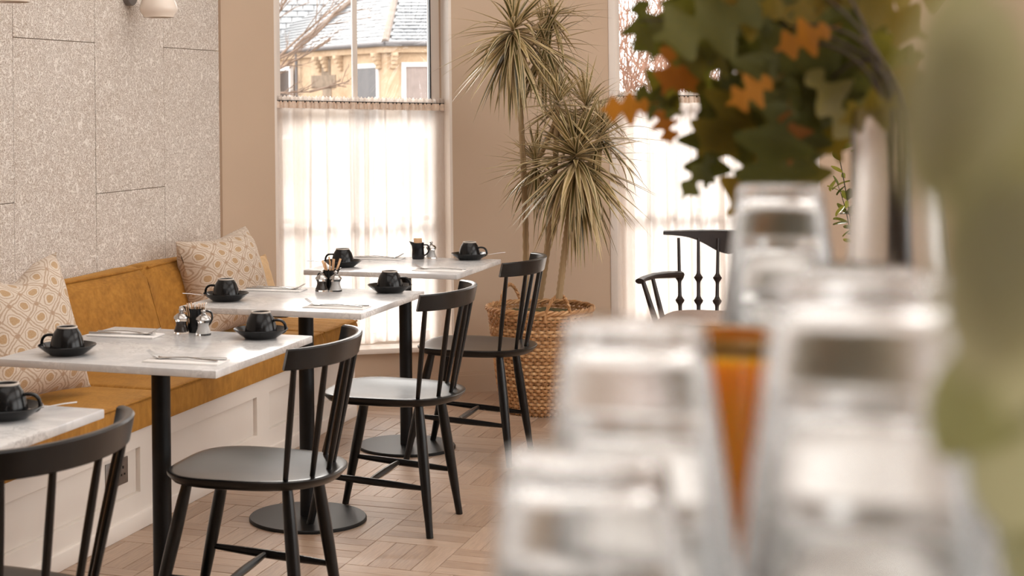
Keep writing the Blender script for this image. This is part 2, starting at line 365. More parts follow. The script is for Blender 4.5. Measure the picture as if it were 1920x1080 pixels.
for s in strips[300:]:
    hx, hy = ((SW, BL) if s[4] else (BL, SW)); hx = hx/2-.0011; hy = hy/2-.0011; dz = random.uniform(-.0005, .0005)
    t = [bm.verts.new((s[2]+a*hx, s[3]+b*hy, dz)) for a, b in ((-1, -1), (1, -1), (1, 1), (-1, 1))]
    b_ = [bm.verts.new((v.co.x, v.co.y, -.011)) for v in t]
    fs = [bm.faces.new(t)]+[bm.faces.new((b_[k], b_[(k+1) % 4], t[(k+1) % 4], t[k])) for k in range(4)]
    for f in fs:
        for l in f.loops:
            dx, dy = l.vert.co.x-s[2], l.vert.co.y-s[3]; l[uvl].uv = (dy/BL, dx/BL) if s[4] else (dx/BL, dy/BL)
o = obj('parquet', bm, 'oak', fl, 0); o['kind'] = 'stuff'

# ------------------------------------------------------------------ room shell
struct('ceiling', bx(-3.5, 4.3, -3.9, 9.4, 3.08, 3.25), 'ceiling')
wl = structroot('wall_left')
obj('core', bx(-3.45, -3.215, -3.7, 7.1, 0, 3.1), 'taupe', wl)
ys = [5.01+.5975*k for k in range(-4, 3)]+[6.765]
for k in range(len(ys)-1):
    y0, y1 = ys[k], ys[k+1]; zs = [-.15, 1.063, 2.27, 3.1] if (k % 2 == 1) else [.46, 1.667, 2.87, 3.1]
    if zs[0] > 0: zs = [0]+zs
    for z0, z1 in zip(zs, zs[1:]):
        bm = bx(-3.2-.018, -3.2+random.uniform(-.0006, .0006), y0+.0016, y1-.0016, max(z0, 0)+.0016, z1-.0016)
        o = obj('panel', bm, 'boards', wl)
obj('panel', bx(-3.218, -3.2, -3.5, ys[0]-.002, 0, 3.1), 'boards', wl)
# facade: a canted bay.  Inner corner points, left to right
A = Vector((-3.2, 6.79)); B = Vector((-3.024, 7.008)); C = Vector((-2.289, 7.484)); D = Vector((-1.595, 8.02)); 
Ew = D+V2(R(23))*.99; G = Ew+V2(R(12))*1.10; Hh = G+V2(R(4))*1.0; K = Vector((4.1, Hh.y+.1))
def outn(P, Q):
    d = (Q-P).normalized(); return Vector((-d.y, d.x))
wf = structroot('wall_front')
def pier(P, Q, z0, z1, th=.30, m='taupe', name='pier', par=None, e0=0, e1=0):
    d = (Q-P).normalized(); n = outn(P, Q); p, q = P-d*e0, Q+d*e1
    return obj(name, prism([tuple(p), tuple(q), tuple(q+n*th), tuple(p+n*th)], z0, z1), m, par or wf)
for P, Q in ((A, B), (C, D), (Ew, G), (Hh, K)):
    pier(P, Q, 0, 3.1)
    pier(P, Q, 0, .085, -.018, 'taupe', 'baseboard'); pier(P, Q, .085, .105, -.011, 'taupe', 'baseboard_cap')
obj('core', bx(-3.45, -3.2, 6.79, 7.4, 0, 3.1), 'taupe', wf)
SILL = .235
def window(idx, P, Q, glaze_s, zbars, head=2.75, curtain=True, ztop=1.42, right_casing=False, left_casing=False):
    d = (Q-P).normalized(); n = outn(P, Q); L = (Q-P).length; rz = math.atan2(d.y, d.x)
    pier(P, Q, 0, SILL-.02, .30, 'taupe', 'apron'); pier(P, Q, head, 3.1, .30, 'taupe', 'lintel')
    pier(P, Q, 0, .085, -.018, 'taupe', 'baseboard'); pier(P, Q, .085, .105, -.011, 'taupe', 'baseboard_cap')
    wr = structroot('window_%d' % idx, (P.x, P.y, 0), rz)          # local x along the wall, y outwards
    W = 'white_paint'
    obj('sill', bx(-.0, L, -.035, .19, SILL-.025, SILL, .004), 'trim', wr)
    obj('reveal', bx(-.001, .012, .0, .17, SILL, head), 'trim', wr); obj('reveal', bx(L-.012, L+.001, .0, .17, SILL, head), 'trim', wr)
    if left_casing: obj('casing', bx(-.036, .0, -.014, .0, SILL-.06, head+.05, .003), W, wr)
    if right_casing: obj('casing', bx(L, L+.036, -.014, .0, SILL-.06, head+.05, .003), W, wr)
    fr = bmesh.new()
    for x0, x1 in ((.0, .058), (L-.058, L)): bx(x0, x1, .17, .235, SILL, head, 0, fr)
    bx(.058, L-.058, .17, .235, SILL, SILL+.05, 0, fr); bx(.058, L-.058, .17, .235, head-.06, head, 0, fr)
    obj('frame', fr, W, wr)
    obj('sash_bar', bx(.058, L-.058, .175, .225, 1.385, 1.43), W, wr)
    for s_ in glaze_s: obj('glazing_bar', bx(s_-.011, s_+.011, .185, .222, SILL+.05, head-.06), W, wr)
    for z in zbars: obj('glazing_bar', bx(.058, L-.058, .187, .220, z-.012, z+.012), W, wr)
    edges = [.058]+list(glaze_s)+[L-.058]
    for a, b in zip(edges, edges[1:]): obj('pane', bx(a, b, .2, .204, SILL+.05, head-.06), 'pane', wr)
    if idx == 1: obj('gasket', bx(L-.064, L-.058, .165, .2, SILL+.05, head-.06), 'black_metal', wr)
    return wr, L, rz
w1, L1, rz1 = window(1, B, C, [.437], [.843])
w2, L2, rz2 = window(2, D, Ew, [.66], [.85], left_casing=True, right_casing=True)
w3, L3, rz3 = window(3, G, Hh, [.5], [.85], left_casing=True)
def curtain(label, P, rz, L, y, zl, zr, folds, seed, pleats):
    t = thing('cafe_curtain', label, 'curtain', (P.x, P.y, 0), rz, 'voile cafe curtains')
    obj('rod', tube([(.005, y, zl), (L-.005, y, zr)], .006, 10), 'black_metal', t)
    rnd = random.Random(seed); nx, nz = 260, 26; ph = [rnd.uniform(0, 6.28) for _ in range(6)]
    def fold(s, k):
        return .011*math.sin(2*math.pi*folds*s+ph[0]+1.6*math.sin(5*s+ph[1]))+.007*math.sin(2*math.pi*folds*1.73*s+ph[2]+.6*k)+.006*math.sin(9*s+ph[3])*k
    bm = bmesh.new(); g = []
    for j in range(nz+1):
        k = j/nz; row = []
        for i in range(nx+1):
            s = i/nx; ztop = zl+(zr-zl)*s-.026; zb = SILL+.012+.004*math.sin(21*s)
            amp = .35+.65*min(1, k*4)
            row.append(bm.verts.new((.012+s*(L-.024), y+fold(s, k)*amp, ztop+(zb-ztop)*k)))
        g.append(row)
    for j in range(nz):
        for i in range(nx): bm.faces.new((g[j][i], g[j][i+1], g[j+1][i+1], g[j+1][i]))
    for s0, s1 in pleats:
        gg = []
        for j in range(nz+1):
            k = j/nz; row = []
            for i in range(9):
                s = s0+(s1-s0)*i/8+.004*math.sin(3*k+s0*40); ztop = zl+(zr-zl)*s-.026; zb = SILL+.014; amp = .35+.65*min(1, k*4)
                row.append(bm.verts.new((.012+s*(L-.024), y+fold(s, k)*amp+.004+.012*math.sin(math.pi*i/8)*min(1, k*3), ztop+(zb-ztop)*k)))
            gg.append(row)
        for j in range(nz):
            for i in range(8): bm.faces.new((gg[j][i], gg[j][i+1], gg[j+1][i+1], gg[j+1][i]))
    obj('cloth', bm, 'voile', t, 180)
    def strip(nm, m, sect):
        bm = bmesh.new(); nh = 420; prev = None
        for i in range(nh+1):
            s = i/nh; z = zl+(zr-zl)*s; x = .01+s*(L-.02); wv = .006*math.sin(s*folds*14*2*math.pi*.33+ph[4])+.004*math.sin(s*390); pk = .0045*math.sin(s*310)
            ring = [bm.verts.new((x, y+wv*q+o_, z+dz+pk*tp)) for q, o_, dz, tp in sect]
            if prev:
                for a in range(len(sect)-1): bm.faces.new((prev[a], ring[a], ring[a+1], prev[a+1]))
            prev = ring
        obj(nm, bm, m, t, 60)
    strip('ruffle', 'voile', ((1.3, -.009, .005, 0), (1.4, -.004, .016, .5), (1.2, -.001, .026, 1), (1, .012, .006, 0)))
    strip('rod_pocket', 'voile_head', ((.6, -.012, -.032, 0), (1, -.012, -.008, 0), (1.2, -.010, .0015, 0)))
    strip('rod_pocket', 'voile_head', ((1, .012, .004, 0), (.6, .012, -.026, 0)))
    return t
curtain('white voile cafe curtain on a rod in the window behind the marble tables', B, rz1, L1, .10, 1.432, 1.408, 8.5, 4, ((.0, .05), (.115, .175), (.20, .215), (.30, .325), (.44, .47), (.52, .55), (.64, .655), (.78, .80), (.93, 1.0)))
curtain('white voile cafe curtain in the window behind the dark armchair', D, rz2, L2, .10, 1.437, 1.432, 9.5, 9, ((.0, .10), (.17, .19), (.27, .285), (.40, .42), (.55, .58), (.7, .72), (.92, 1.0)))
# remaining shell, behind and beside the lens: tall shopfront openings let the overcast sky in
wb = structroot('wall_back')
for x0, x1, z0, z1 in ((-3.45, 2.2, 0, 3.1), (2.2, 3.5, 2.4, 3.1), (3.5, 4.2, 0, 3.1)):
    obj('pier', bx(x0, x1, -3.8, -3.6, z0, z1), 'taupe', wb)
wr_ = structroot('wall_right')
for y0, y1, z0, z1 in ((-3.6, .8, 0, 3.1), (.8, 7.6, 0, .6), (.8, 7.6, 2.75, 3.1), (3.6, 4.1, .6, 2.75), (7.6, 9.3, 0, 3.1)):
    obj('pier', bx(4.05, 4.3, y0, y1, z0, z1), 'taupe', wr_)
dr_ = structroot('door_1')
obj('pane', bx(2.3, 3.4, -3.71, -3.70, .1, 2.3), 'pane', dr_)
bm = bmesh.new()
for b_ in ((2.2, 2.3, -3.74, -3.66, 0, 2.4), (3.4, 3.5, -3.74, -3.66, 0, 2.4), (2.3, 3.4, -3.74, -3.66, 2.3, 2.4), (2.3, 3.4, -3.74, -3.66, 0, .1)): bx(*b_, 0, bm)
obj('frame', bm, 'white_paint', dr_)
wn = structroot('window_4')
for y0, y1 in ((.8, 3.6), (4.1, 7.6)): obj('pane', bx(4.15, 4.155, y0, y1, .6, 2.75), 'pane', wn)

# ------------------------------------------------------------------ banquette
XF = -2.535
bq = thing('banquette', 'mustard velvet wall banquette on a white panelled base', 'bench', (-2.85, 4.3, 0))
def child(n, bm, m, sm=35):
    o = obj(n, bm, m, bq, sm); o.location = (2.85, -4.3, 0); return o
Y0, Y1 = 1.2, 6.80
bp = bmesh.new()
bx(-3.19, -2.566, Y0, 6.79, .01, .335, 0, bp)
child('base', bp, 'white_paint')
# face frame: rails and stiles standing proud of the recessed panels
pan = [(Y0+.06, 1.86), (1.98, 2.82), (2.94, 3.78), (3.90, 4.74), (4.86, 5.70), (5.82, 6.68)]
child('rail', bx(-2.566, -2.548, Y0, 6.79, .272, .335), 'white_paint'); child('rail', bx(-2.566, -2.548, Y0, 6.79, .055, .122), 'white_paint')
e = [Y0]+[v for p in pan for v in p]+[6.79]
for a, b in zip(e[::2], e[1::2]):
    child('stile', bx(-2.566, -2.548, a, b, .122, .272), 'white_paint')
for a, b in pan: 
    child('panel', bx(-2.5665, -2.562, a+.004, b-.004, .126, .268, .0012), 'white_paint')
child('plinth', bx(-2.56, -2.538, Y0, 6.79, 0, .055, .003), 'white_paint')
def soft(x0, x1, y0, y1, z0, z1, crown=.008, piping=True):
    nx, ny = 14, 40; bm = bmesh.new(); rr = .018
    prof = []
    def top(u, v):
        edge = min(u, 1-u)*abs(x1-x0); edy = min(v, 1-v)*abs(y1-y0)
        r_ = min(1, edge/rr); r2 = min(1, edy/rr)
        z = z1-rr*(1-math.sqrt(max(0, 1-(1-r_)**2)))-rr*.8*(1-math.sqrt(max(0, 1-(1-r2)**2)))
        return z+crown*math.sin(math.pi*u)*math.sin(math.pi*v)+.0035*noise.noise(Vector((u*3+x0*9, v*9+y0*5, .3)))
    us = [0, .012, .03, .06]+[i/nx for i in range(1, nx)]+[.94, .97, .988, 1]; vs = [0, .006, .014, .03]+[i/ny for i in range(1, ny)][1:-1]+[.97, .986, .994, 1]
    us = sorted(set(us)); vs = sorted(set(vs))
    g = [[bm.verts.new((x0+(x1-x0)*u, y0+(y1-y0)*v, top(u, v))) for u in us] for v in vs]
    for a, b in zip(g, g[1:]):
        for i in range(len(us)-1): bm.faces.new((a[i], a[i+1], b[i+1], b[i]))
    rim = [g[0][i] for i in range(len(us))]+[g[j][-1] for j in range(1, len(vs))]+[g[-1][i] for i in range(len(us)-2, -1, -1)]+[g[j][0] for j in range(len(vs)-2, 0, -1)]
    low = [bm.verts.new((v.co.x, v.co.y, z0)) for v in rim]
    for i in range(len(rim)): bm.faces.new((rim[i], rim[(i+1) % len(rim)], low[(i+1) % len(rim)], low[i]))
    return bm
seams = [Y0, 1.95, 3.43, 4.905, 6.385, 6.80]
for a, b in zip(seams, seams[1:]):
    o = child('seat_cushion', soft(-3.19, XF, a+.001, b-.001, .335, .436), 'velvet', 60)
    pp = tube([(XF-.003, a+.006, .431), (XF-.003, b-.006, .431)], .0045, 8); p = obj('piping', pp, 'velvet', o)
bs = [Y0, 1.88, 3.19, 4.49, 5.795, 6.72]
def backc(y0, y1):
    # leaning pad: thick at the seat, thin at the top, rounded top edge
    pr = [(-3.198, .435), (-2.985, .437), (-2.995, .50), (-3.06, .715), (-3.075, .742), (-3.095, .757), (-3.12, .762), (-3.16, .757), (-3.198, .752)]
    bm = bmesh.new(); ny = 26; rows = []
    for j in range(ny+1):
        v = j/ny; ed = min(v, 1-v)*(y1-y0); k = 1-.014*(max(0, 1-ed/.03))**2
        row = []
        for i, (x, z) in enumerate(pr):
            ins = (.016*(max(0, 1-ed/.025))**2); bul = .012*math.sin(math.pi*v) if 1 <= i <= 3 else 0
            row.append(bm.verts.new((x-(ins if 1 <= i <= 5 else 0)+bul, y0+(y1-y0)*v, z-(.022*(max(0, 1-ed/.05))**2 if i > 3 else 0)+(.003*math.sin(9*v+y0) if i > 3 else 0))))
        rows.append(row)
    for a, b in zip(rows, rows[1:]):
        for i in range(len(pr)): bm.faces.new((a[i], a[(i+1) % len(pr)], b[(i+1) % len(pr)], b[i]))
    bm.faces.new(rows[0][::-1]); bm.faces.new(rows[-1]); return bm
for a, b in zip(bs, bs[1:]):
    o = child('back_cushion', backc(a+.002, b-.002), 'velvet', 50)
    pp = tube([(-3.085, a+.025, .752), (-3.085, (a+b)/2, .757), (-3.085, b-.025, .752)], .005, 8); obj('piping', pp, 'velvet', o)
so = thing('wall_socket', 'brushed steel double socket plate on the white bench base', 'socket', (-2.561, 4.60, .212))
obj('plate', bx(0, .004, -.073, .073, -.043, .043, .0015), 'brushed', so)
for yy in (-.038, .038):
    bm = bmesh.new(); bx(.004, .0052, yy-.004, yy+.004, .008, .017, 0, bm); bx(.004, .0052, yy-.014, yy-.007, -.014, -.008, 0, bm); bx(.004, .0052, yy+.007, yy+.014, -.014, -.008, 0, bm)
    obj('pin_holes', bm, 'black_metal', so)
    obj('rocker_switch', bx(.004, .008, yy+(.026 if yy < 0 else -.034), yy+(.034 if yy < 0 else -.026), .012, .030), 'black_metal', so)

# ------------------------------------------------------------------ cushions
def cushion(name, label, cat, loc, rot, a, b, th, m='pillow', seed=0, chop=.0, group=None):
    n = 34; bm = bmesh.new(); uv = bm.loops.layers.uv.new('uv'); sides = []
    for sgn in (1, -1):
        g = []
        for j in range(n+1):
            v = -1+2*j/n; row = []
            for i in range(n+1):
                u = -1+2*i/n
                x = u*a*(1-.085*(1-v*v)*abs(u)**2); z = v*b*(1-.085*(1-u*u)*abs(v)**2)
                t = th*((1-u**4)*(1-v**4))**.62*(1-.10*(u*u+v*v))
                wr = .007*noise.noise(Vector((u*2.2+seed, v*2.2, sgn)))*min(1, 3*(1-abs(u)))*min(1, 3*(1-abs(v)))
                cr = .006*math.sin(14*(u-v)+seed)*max(0, (abs(u)*abs(v))-.25)
                dent = math.exp(-(u/.42)**2)*((1+v)/2)**3; row.append(bm.verts.new((x, sgn*(t*(1-.5*min(1, chop*9)*dent)+wr+cr)+chop*.5*dent, z-chop*dent)))
            g.append(row)
        sides.append(g)
        for j in range(n):
            for i in range(n):
                f = bm.faces.new((g[j][i], g[j][i+1], g[j+1][i+1], g[j+1][i]))
                for l, (ii, jj) in zip(f.loops, ((i, j), (i+1, j), (i+1, j+1), (i, j+1))): l[uv].uv = (ii/n, jj/n)
    bmesh.ops.remove_doubles(bm, verts=bm.verts, dist=.0004)
    o = obj(name, bm, m, None, 80); o.location = loc; o.rotation_mode = 'QUATERNION'; o.rotation_quaternion = rot.to_quaternion(); return tag(o, label, cat, group)
def facing(nx, ny, nz, roll):
    """cushion frame: local y (its face) along the given direction, rolled about it"""
    f = Vector((nx, ny, nz)).normalized(); up = Vector((0, 0, 1)); x = f.cross(up).normalized(); z = x.cross(f).normalized()
    m = Matrix((x, f, z)).transposed(); return m @ Matrix.Rotation(roll, 3, 'Y')
GP = 'patterned bench cushions'
cushion('throw_cushion', 'cream and ochre lattice print cushion with a dented top at the left picture edge', 'cushion', (-2.875, 4.51, .672), facing(.91, -.33, .30, R(4)), .24, .235, .115, seed=1, chop=.06, group=GP)
cushion('throw_cushion', 'plump patterned cushion at the window end of the banquette', 'cushion', (-2.925, 6.215, .655), facing(.94, -.30, .26, R(5)), .225, .215, .125, seed=9, chop=.012, group=GP)
cushion('throw_cushion', 'plain tan cushion peeking out behind the patterned window end cushion', 'cushion', (-2.955, 6.60, .575), facing(.9, -.25, .3, R(4)), .15, .15, .04, 'tan_cloth', seed=12)

# ------------------------------------------------------------------ tables
def make_table(label, loc):
    t = thing('pedestal_table', label, 'table', loc, 0, 'marble topped pedestal tables')
    obj('tabletop', bx(-.32, .32, -.32, .32, .73, .75, .003), 'marble', t)
    bm = bx(-.19, .19, -.19, .19, .722, .73); bx(-.03, .03, -.24, .24, .716, .7235, 0, bm); bx(-.24, .24, -.03, .03, .716, .7235, 0, bm)
    obj('support_plate', bm, 'black_metal', t)
    obj('pole', lathe([(.0, .012), (.026, .012), (.026, .72), (0, .72)], 28), 'black_metal', t)
    obj('base', lathe([(0, 0), (.2, 0), (.2, .008), (.197, .0115), (.05, .0135), (0, .0135)], 64), 'black_metal', t)
    return t
TB = [(-2.045, 2.73), (-2.03, 3.9), (-2.065, 5.035), (-2.115, 6.235)]
tl = ['marble topped pedestal table cut off by the left picture edge', 'marble topped pedestal table nearest the wall socket, second from the left edge',
      'middle marble pedestal table between two others', 'farthest marble pedestal table, in front of the curtained window']
t0 = make_table(tl[0], (*TB[0], 0))
for p, l in zip(TB[1:], tl[1:]): dup(t0, (*p, 0), 0, l)

# ------------------------------------------------------------------ dining chairs (local +x is the back of the chair)
def rod(p, q, r, name, par, m, seg=12, n=8):
    p, q = Vector(p), Vector(q); pts = [p.lerp(q, i/n) for i in range(n+1)]
    rr = [r(i/n) if callable(r) else r for i in range(n+1)]
    return obj(name, tube(pts, rr, seg), m, par)
def make_chair(label, loc, rz):
    t = thing('dining_chair', label, 'chair', loc, rz, 'black spindle back dining chairs'); BW = 'black_wood'
    # seat: outline, dished top, undercut edge
    out = []
    n = 72
    for i in range(n):
        a = 2*math.pi*i/n; c, s = math.cos(a), math.sin(a); k = 3.4 if c < 0 else 2.5
        x = math.copysign(abs(c)**(2/k), c)*.228; y = math.copysign(abs(s)**(2/k), s)*(.222-.028*(x+.228)/.456); out.append((x, y))
    bm = bmesh.new(); rings = []
    for sc, z in ((0, .440), (.35, .4405), (.6, .443), (.8, .447), (.93, .4495), (.985, .4495), (1, .447), (.995, .442), (.93, .425), (.86, .420), (0, .420)):
        rings.append([bm.verts.new((0, 0, z))] if sc == 0 else [bm.verts.new((x*sc, y*sc, z)) for x, y in out])
    for a, b in zip(rings, rings[1:]):
        for i in range(n):
            j = (i+1) % n
            if len(a) == 1: bm.faces.new((a[0], b[i], b[j]))
            elif len(b) == 1: bm.faces.new((a[j], a[i], b[0]))
            else: bm.faces.new((a[i], b[i], b[j], a[j]))
    obj('seat', bm, BW, t, 40)
    leg = lambda u: .0135+.0045*math.sin(math.pi*min(1, u*1.15)**.8)-.003*max(0, u-.75)*4*.6
    tops = {(-1, -1): (-.155, -.135, .424), (-1, 1): (-.155, .135, .424), (1, -1): (.115, -.115, .424), (1, 1): (.115, .115, .424)}
    feet = {(-1, -1): (-.255, -.170, 0), (-1, 1): (-.255, .170, 0), (1, -1): (.165, -.165, 0), (1, 1): (.165, .165, 0)}
    at = lambda k, z: Vector(feet[k]).lerp(Vector(tops[k]), z/.424)
    for k in tops: rod(tops[k], feet[k], leg, 'leg', t, BW, 14)
    sr = lambda u: .0075+.0045*math.sin(math.pi*u)
    mids = []
    for s in (-1, 1):
        p, q = at((-1, s), .175), at((1, s), .155); rod(p, q, sr, 'side_stretcher', t, BW, 10); mids.append(p.lerp(q, .46))
    rod(mids[0], mids[1], sr, 'cross_stretcher', t, BW, 10)
    # curved top rail, leaning back
    bm = bmesh.new(); rows = []; nn = 28
    for i in range(nn+1):
        a = -1+2*i/nn; y = .232*math.sin(a*1.25)/math.sin(1.25); x = .150+.098*(math.cos(a*1.25)-math.cos(1.25))/(1-math.cos(1.25)); th = .009
        nx_, ny_ = math.cos(a*.95), math.sin(a*.95); hb, ht = .742, .800-.004*a*a
        sect = [(-th, hb+.003), (-th*.6, hb), (th*.6, hb), (th, hb+.003), (th, ht-.004), (th*.5, ht), (-th*.5, ht), (-th, ht-.004)]
        lean = lambda z: (z-.742)*.22
        rows.append([bm.verts.new((x+nx_*dx+lean(z), y+ny_*dx, z)) for dx, z in sect])
    for a, b in zip(rows, rows[1:]):
        for k in range(8): bm.faces.new((a[k], a[(k+1) % 8], b[(k+1) % 8], b[k]))
    bm.faces.new(rows[0][::-1]); bm.faces.new(rows[-1])
    obj('top_rail', bm, BW, t, 40)
    for a, yb, xb in ((-.86, -.158, .125), (-.44, -.085, .172), (0, 0, .188), (.44, .085, .172), (.86, .158, .125)):
        y = .232*math.sin(a*1.25)/math.sin(1.25); x = .150+.098*(math.cos(a*1.25)-math.cos(1.25))/(1-math.cos(1.25))
        rod((xb, yb, .436), (x, y, .748), lambda u: .0062+.0026*math.sin(math.pi*(.15+.8*(1-u))), 'spindle', t, BW, 10)
    return t
c0 = make_chair('black spindle back chair cut off by the bottom left picture corner', (-1.757, 2.65, 0), R(-1))
for l, p, a in (('black spindle back chair at the table beside the bench socket', (-1.735, 3.905, 0), R(3)),
                ('black spindle back chair at the middle marble table', (-1.765, 5.105, 0), R(0)),
                ('black spindle back chair at the farthest table, in front of the wicker basket', (-1.785, 6.175, 0), R(0))):
    dup(c0, p, a, l)

# ------------------------------------------------------------------ armchair by the second window
ACP = Vector((-1.209, 6.880, 0))-Matrix.Rotation(IMG-R(22), 3, 'Z') @ Vector((-.235, -.245, 0))
ac = thing('armchair', 'dark spindle back armchair with a padded wool seat by the right window', 'chair', tuple(ACP), IMG-R(22))
# local: x across, y away from the lens (the back), z up
n = 60; out = []
for i in range(n):
    a = 2*math.pi*i/n; c, s = math.cos(a), math.sin(a); out.append((math.copysign(abs(c)**(2/4.5), c)*.245, -.02+math.copysign(abs(s)**(2/4.5), s)*.235))
bm = bmesh.new(); rings = []
for sc, z in ((0, .478), (.5, .477), (.8, .474), (.93, .468), (.985, .458)): rings.append([bm.verts.new((0, -.02, z))] if sc == 0 else [bm.verts.new((x*sc, -.02+(y+.02)*sc, z)) for x, y in out])
for a, b in zip(rings, rings[1:]):
    for i in range(n):
        j = (i+1) % n
        if len(a) == 1: bm.faces.new((a[0], b[i], b[j]))
        else: bm.faces.new((a[i], b[i], b[j], a[j]))
obj('seat_pad', bm, 'seat_cloth', ac, 60)
obj('seat_border', prism([(x, y) for x, y in out], .385, .46), 'seat_side', ac, 30)
DW = 'dark_walnut'
for sx in (-1, 1):
    rod((sx*.20, -.19, .39), (sx*.235, -.225, 0), lambda u: .019-.006*u, 'leg', ac, DW)
    rod((sx*.19, .17, .39), (sx*.22, .24, 0), lambda u: .018-.006*u, 'leg', ac, DW)
    arm = bmesh.new(); pts = [(sx*.318, -.145, .628), (sx*.312, -.07, .632), (sx*.29, .03, .634), (sx*.255, .13, .630), (sx*.205, .225, .624)]
    tube(pts, [.02, .019, .021, .026, .026], 10, arm, True, (1.0, .62)); obj('arm', arm, DW, ac)
    rod((sx*.232, -.15, .40), (sx*.306, -.125, .622), lambda u: .014-.004*u, 'arm_post', ac, DW); rod((sx*.228, -.03, .40), (sx*.288, .0, .630), lambda u: .013-.004*u, 'arm_post', ac, DW)
    rod((sx*.19, -.20, .17), (sx*.205, .20, .17), .010, 'stretcher', ac, DW)
def turned(u):
    return .0088+.013*math.exp(-((u-.16)/.035)**2)+.013*math.exp(-((u-.47)/.035)**2)-.002*u
for k, xx in enumerate((-.205, -.123, -.041, .041, .123, .205)):
    rod((xx*.98, .19+.02*math.cos(xx*6), .455), (xx*1.06, .262+.03*math.cos(xx*6), .785), turned, 'spindle', ac, DW, 12, 36)
bm = bmesh.new(); rows = []
for i in range(37):
    a = -1+2*i/36; x = a*.285; y = .262+.05*math.cos(a*1.35); top = .824-.006*a*a; low = .798-.075*math.exp(-(a/.42)**2)-.008*(1-abs(a))
    rows.append([bm.verts.new((x, y+dy+(z-.81)*.15, z)) for dy, z in ((-.013, low+.004), (0, low), (.013, low+.004), (.012, top-.004), (0, top), (-.012, top-.004))])
for a, b in zip(rows, rows[1:]):
    for k in range(6): bm.faces.new((a[k], a[(k+1) % 6], b[(k+1) % 6], b[k]))
bm.faces.new(rows[0][::-1]); bm.faces.new(rows[-1]); obj('crest_rail', bm, DW, ac, 45)

# ------------------------------------------------------------------ cups, saucers, spoons
ZT = .7502
def make_cup(label, loc, rz):
    t = thing('coffee_cup', label, 'cup', loc, rz, 'upturned black cups')      # upside down: rim on the saucer, foot on top
    pr = [(.0435, 0), (.046, .001), (.0465, .006), (.0455, .018), (.042, .036), (.036, .052), (.0305, .0605), (.0285, .063), (.0275, .066), (.0275, .069), (.0245, .069), (.0235, .0655), (0, .0645)]
    inner = [(0, .056), (.026, .054), (.034, .047), (.039, .034), (.0425, .018), (.0435, .006)]
    obj('body', lathe(pr[::-1]+[], 40, None), 'black_ceramic', t, 50)
    obj('inside', lathe([(.0435, 0)]+inner[::-1], 40), 'black_ceramic', t, 50)
    ft = lathe([(.0279, .0655), (.0281, .068), (.0268, .0698), (.0248, .0698), (.0240, .068)], 40); obj('foot_ring', ft, 'foot_ring', t)
    hb = bez((.0395, 0, .045), (.072, 0, .050), (.073, 0, .022), 10)+bez((.073, 0, .022), (.071, 0, .006), (.0445, 0, .010), 8)[1:]
    obj('handle', tube(hb, [.0052]*len(hb), 10, None, True, (1.25, .75)), 'black_ceramic', t); return t
def make_saucer(label, loc):
    bm = lathe([(0, 0), (.044, 0), (.047, .002), (.060, .0105), (.074, .0215), (.0780, .0255), (.0770, .0268), (.072, .0235), (.058, .0125), (.046, .0058), (.044, .0052), (0, .0052)], 48)
    o = obj('saucer', bm, 'black_ceramic', None, 50); o.location = loc; return tag(o, label, 'saucer', 'black saucers under the cups')
def make_spoon(label, loc, rz):
    t = thing('teaspoon', label, 'spoon', loc, rz, 'teaspoons on the saucers')
    bm = bmesh.new(); tube([(.02, 0, .0), (.05, 0, .0035), (.09, 0, .009), (.118, 0, .011)], [.0016, .0018, .0026, .003], 8, bm, True, (1.2, .6)); obj('handle', bm, 'steel', t)
    bm = bmesh.new(); rows = []
    for i in range(9):
        u = i/8; x = -.018+.04*u; wv = .0105*math.sqrt(max(.02, 1-(2*u-1)**2)); rows.append([bm.verts.new((x, wv*k, -.002*(1-k*k)*math.sin(math.pi*u)+.001)) for k in (-1, -.5, 0, .5, 1)])
    for a, b in zip(rows, rows[1:]):
        for k in range(4): bm.faces.new((a[k], a[k+1], b[k+1], b[k]))
    obj('bowl', bm, 'steel', t); return t
cups = [('nearest left table', -1.873, 2.893, -1, R(10)), ('left side of the second table', -2.204, 3.700, 1, 0), ('right corner of the second table', -1.835, 4.138, -1, 0),
        ('left corner of the middle table', -2.300, 4.900, 1, 0), ('right corner of the middle table', -1.852, 5.293, -1, 0),
        ('left side of the farthest table', -2.327, 6.076, 1, 0), ('right end of the farthest table', -1.921, 6.515, -1, 0)]
cup0 = sau0 = None
for nm, x, y, sd, da in cups:
    rz = (IMG+math.pi if sd == 1 else IMG)+da-R(14)
    lc, ls = 'upturned black coffee cup on the '+nm, 'black saucer holding the upturned cup on the '+nm
    if cup0 is None: cup0 = make_cup(lc, (x, y, ZT+.0054), rz); sau0 = make_saucer(ls, (x, y, ZT))
    else:
        dup(cup0, (x, y, ZT+.0054), rz, lc); s_ = sau0.copy(); COL.objects.link(s_); s_.location = (x, y, ZT); s_['label'] = ls
sp0 = make_spoon('steel teaspoon on the saucer of the nearest left table', (-1.873+.022, 2.893+.022, ZT+.0145), IMG+R(12))
dup(sp0, (-2.300-.030, 4.900-.004, ZT+.0155), IMG+math.pi+R(6), 'steel teaspoon sticking out left of the middle table saucer')
dup(sp0, (-1.921+.03, 6.515+.018, ZT+.0155), IMG+R(4), 'steel teaspoon sticking out right on the farthest table')
dup(sp0, (-2.327-.03, 6.076-.004, ZT+.0155), IMG+math.pi+R(4), 'steel teaspoon sticking out left on the farthest table')

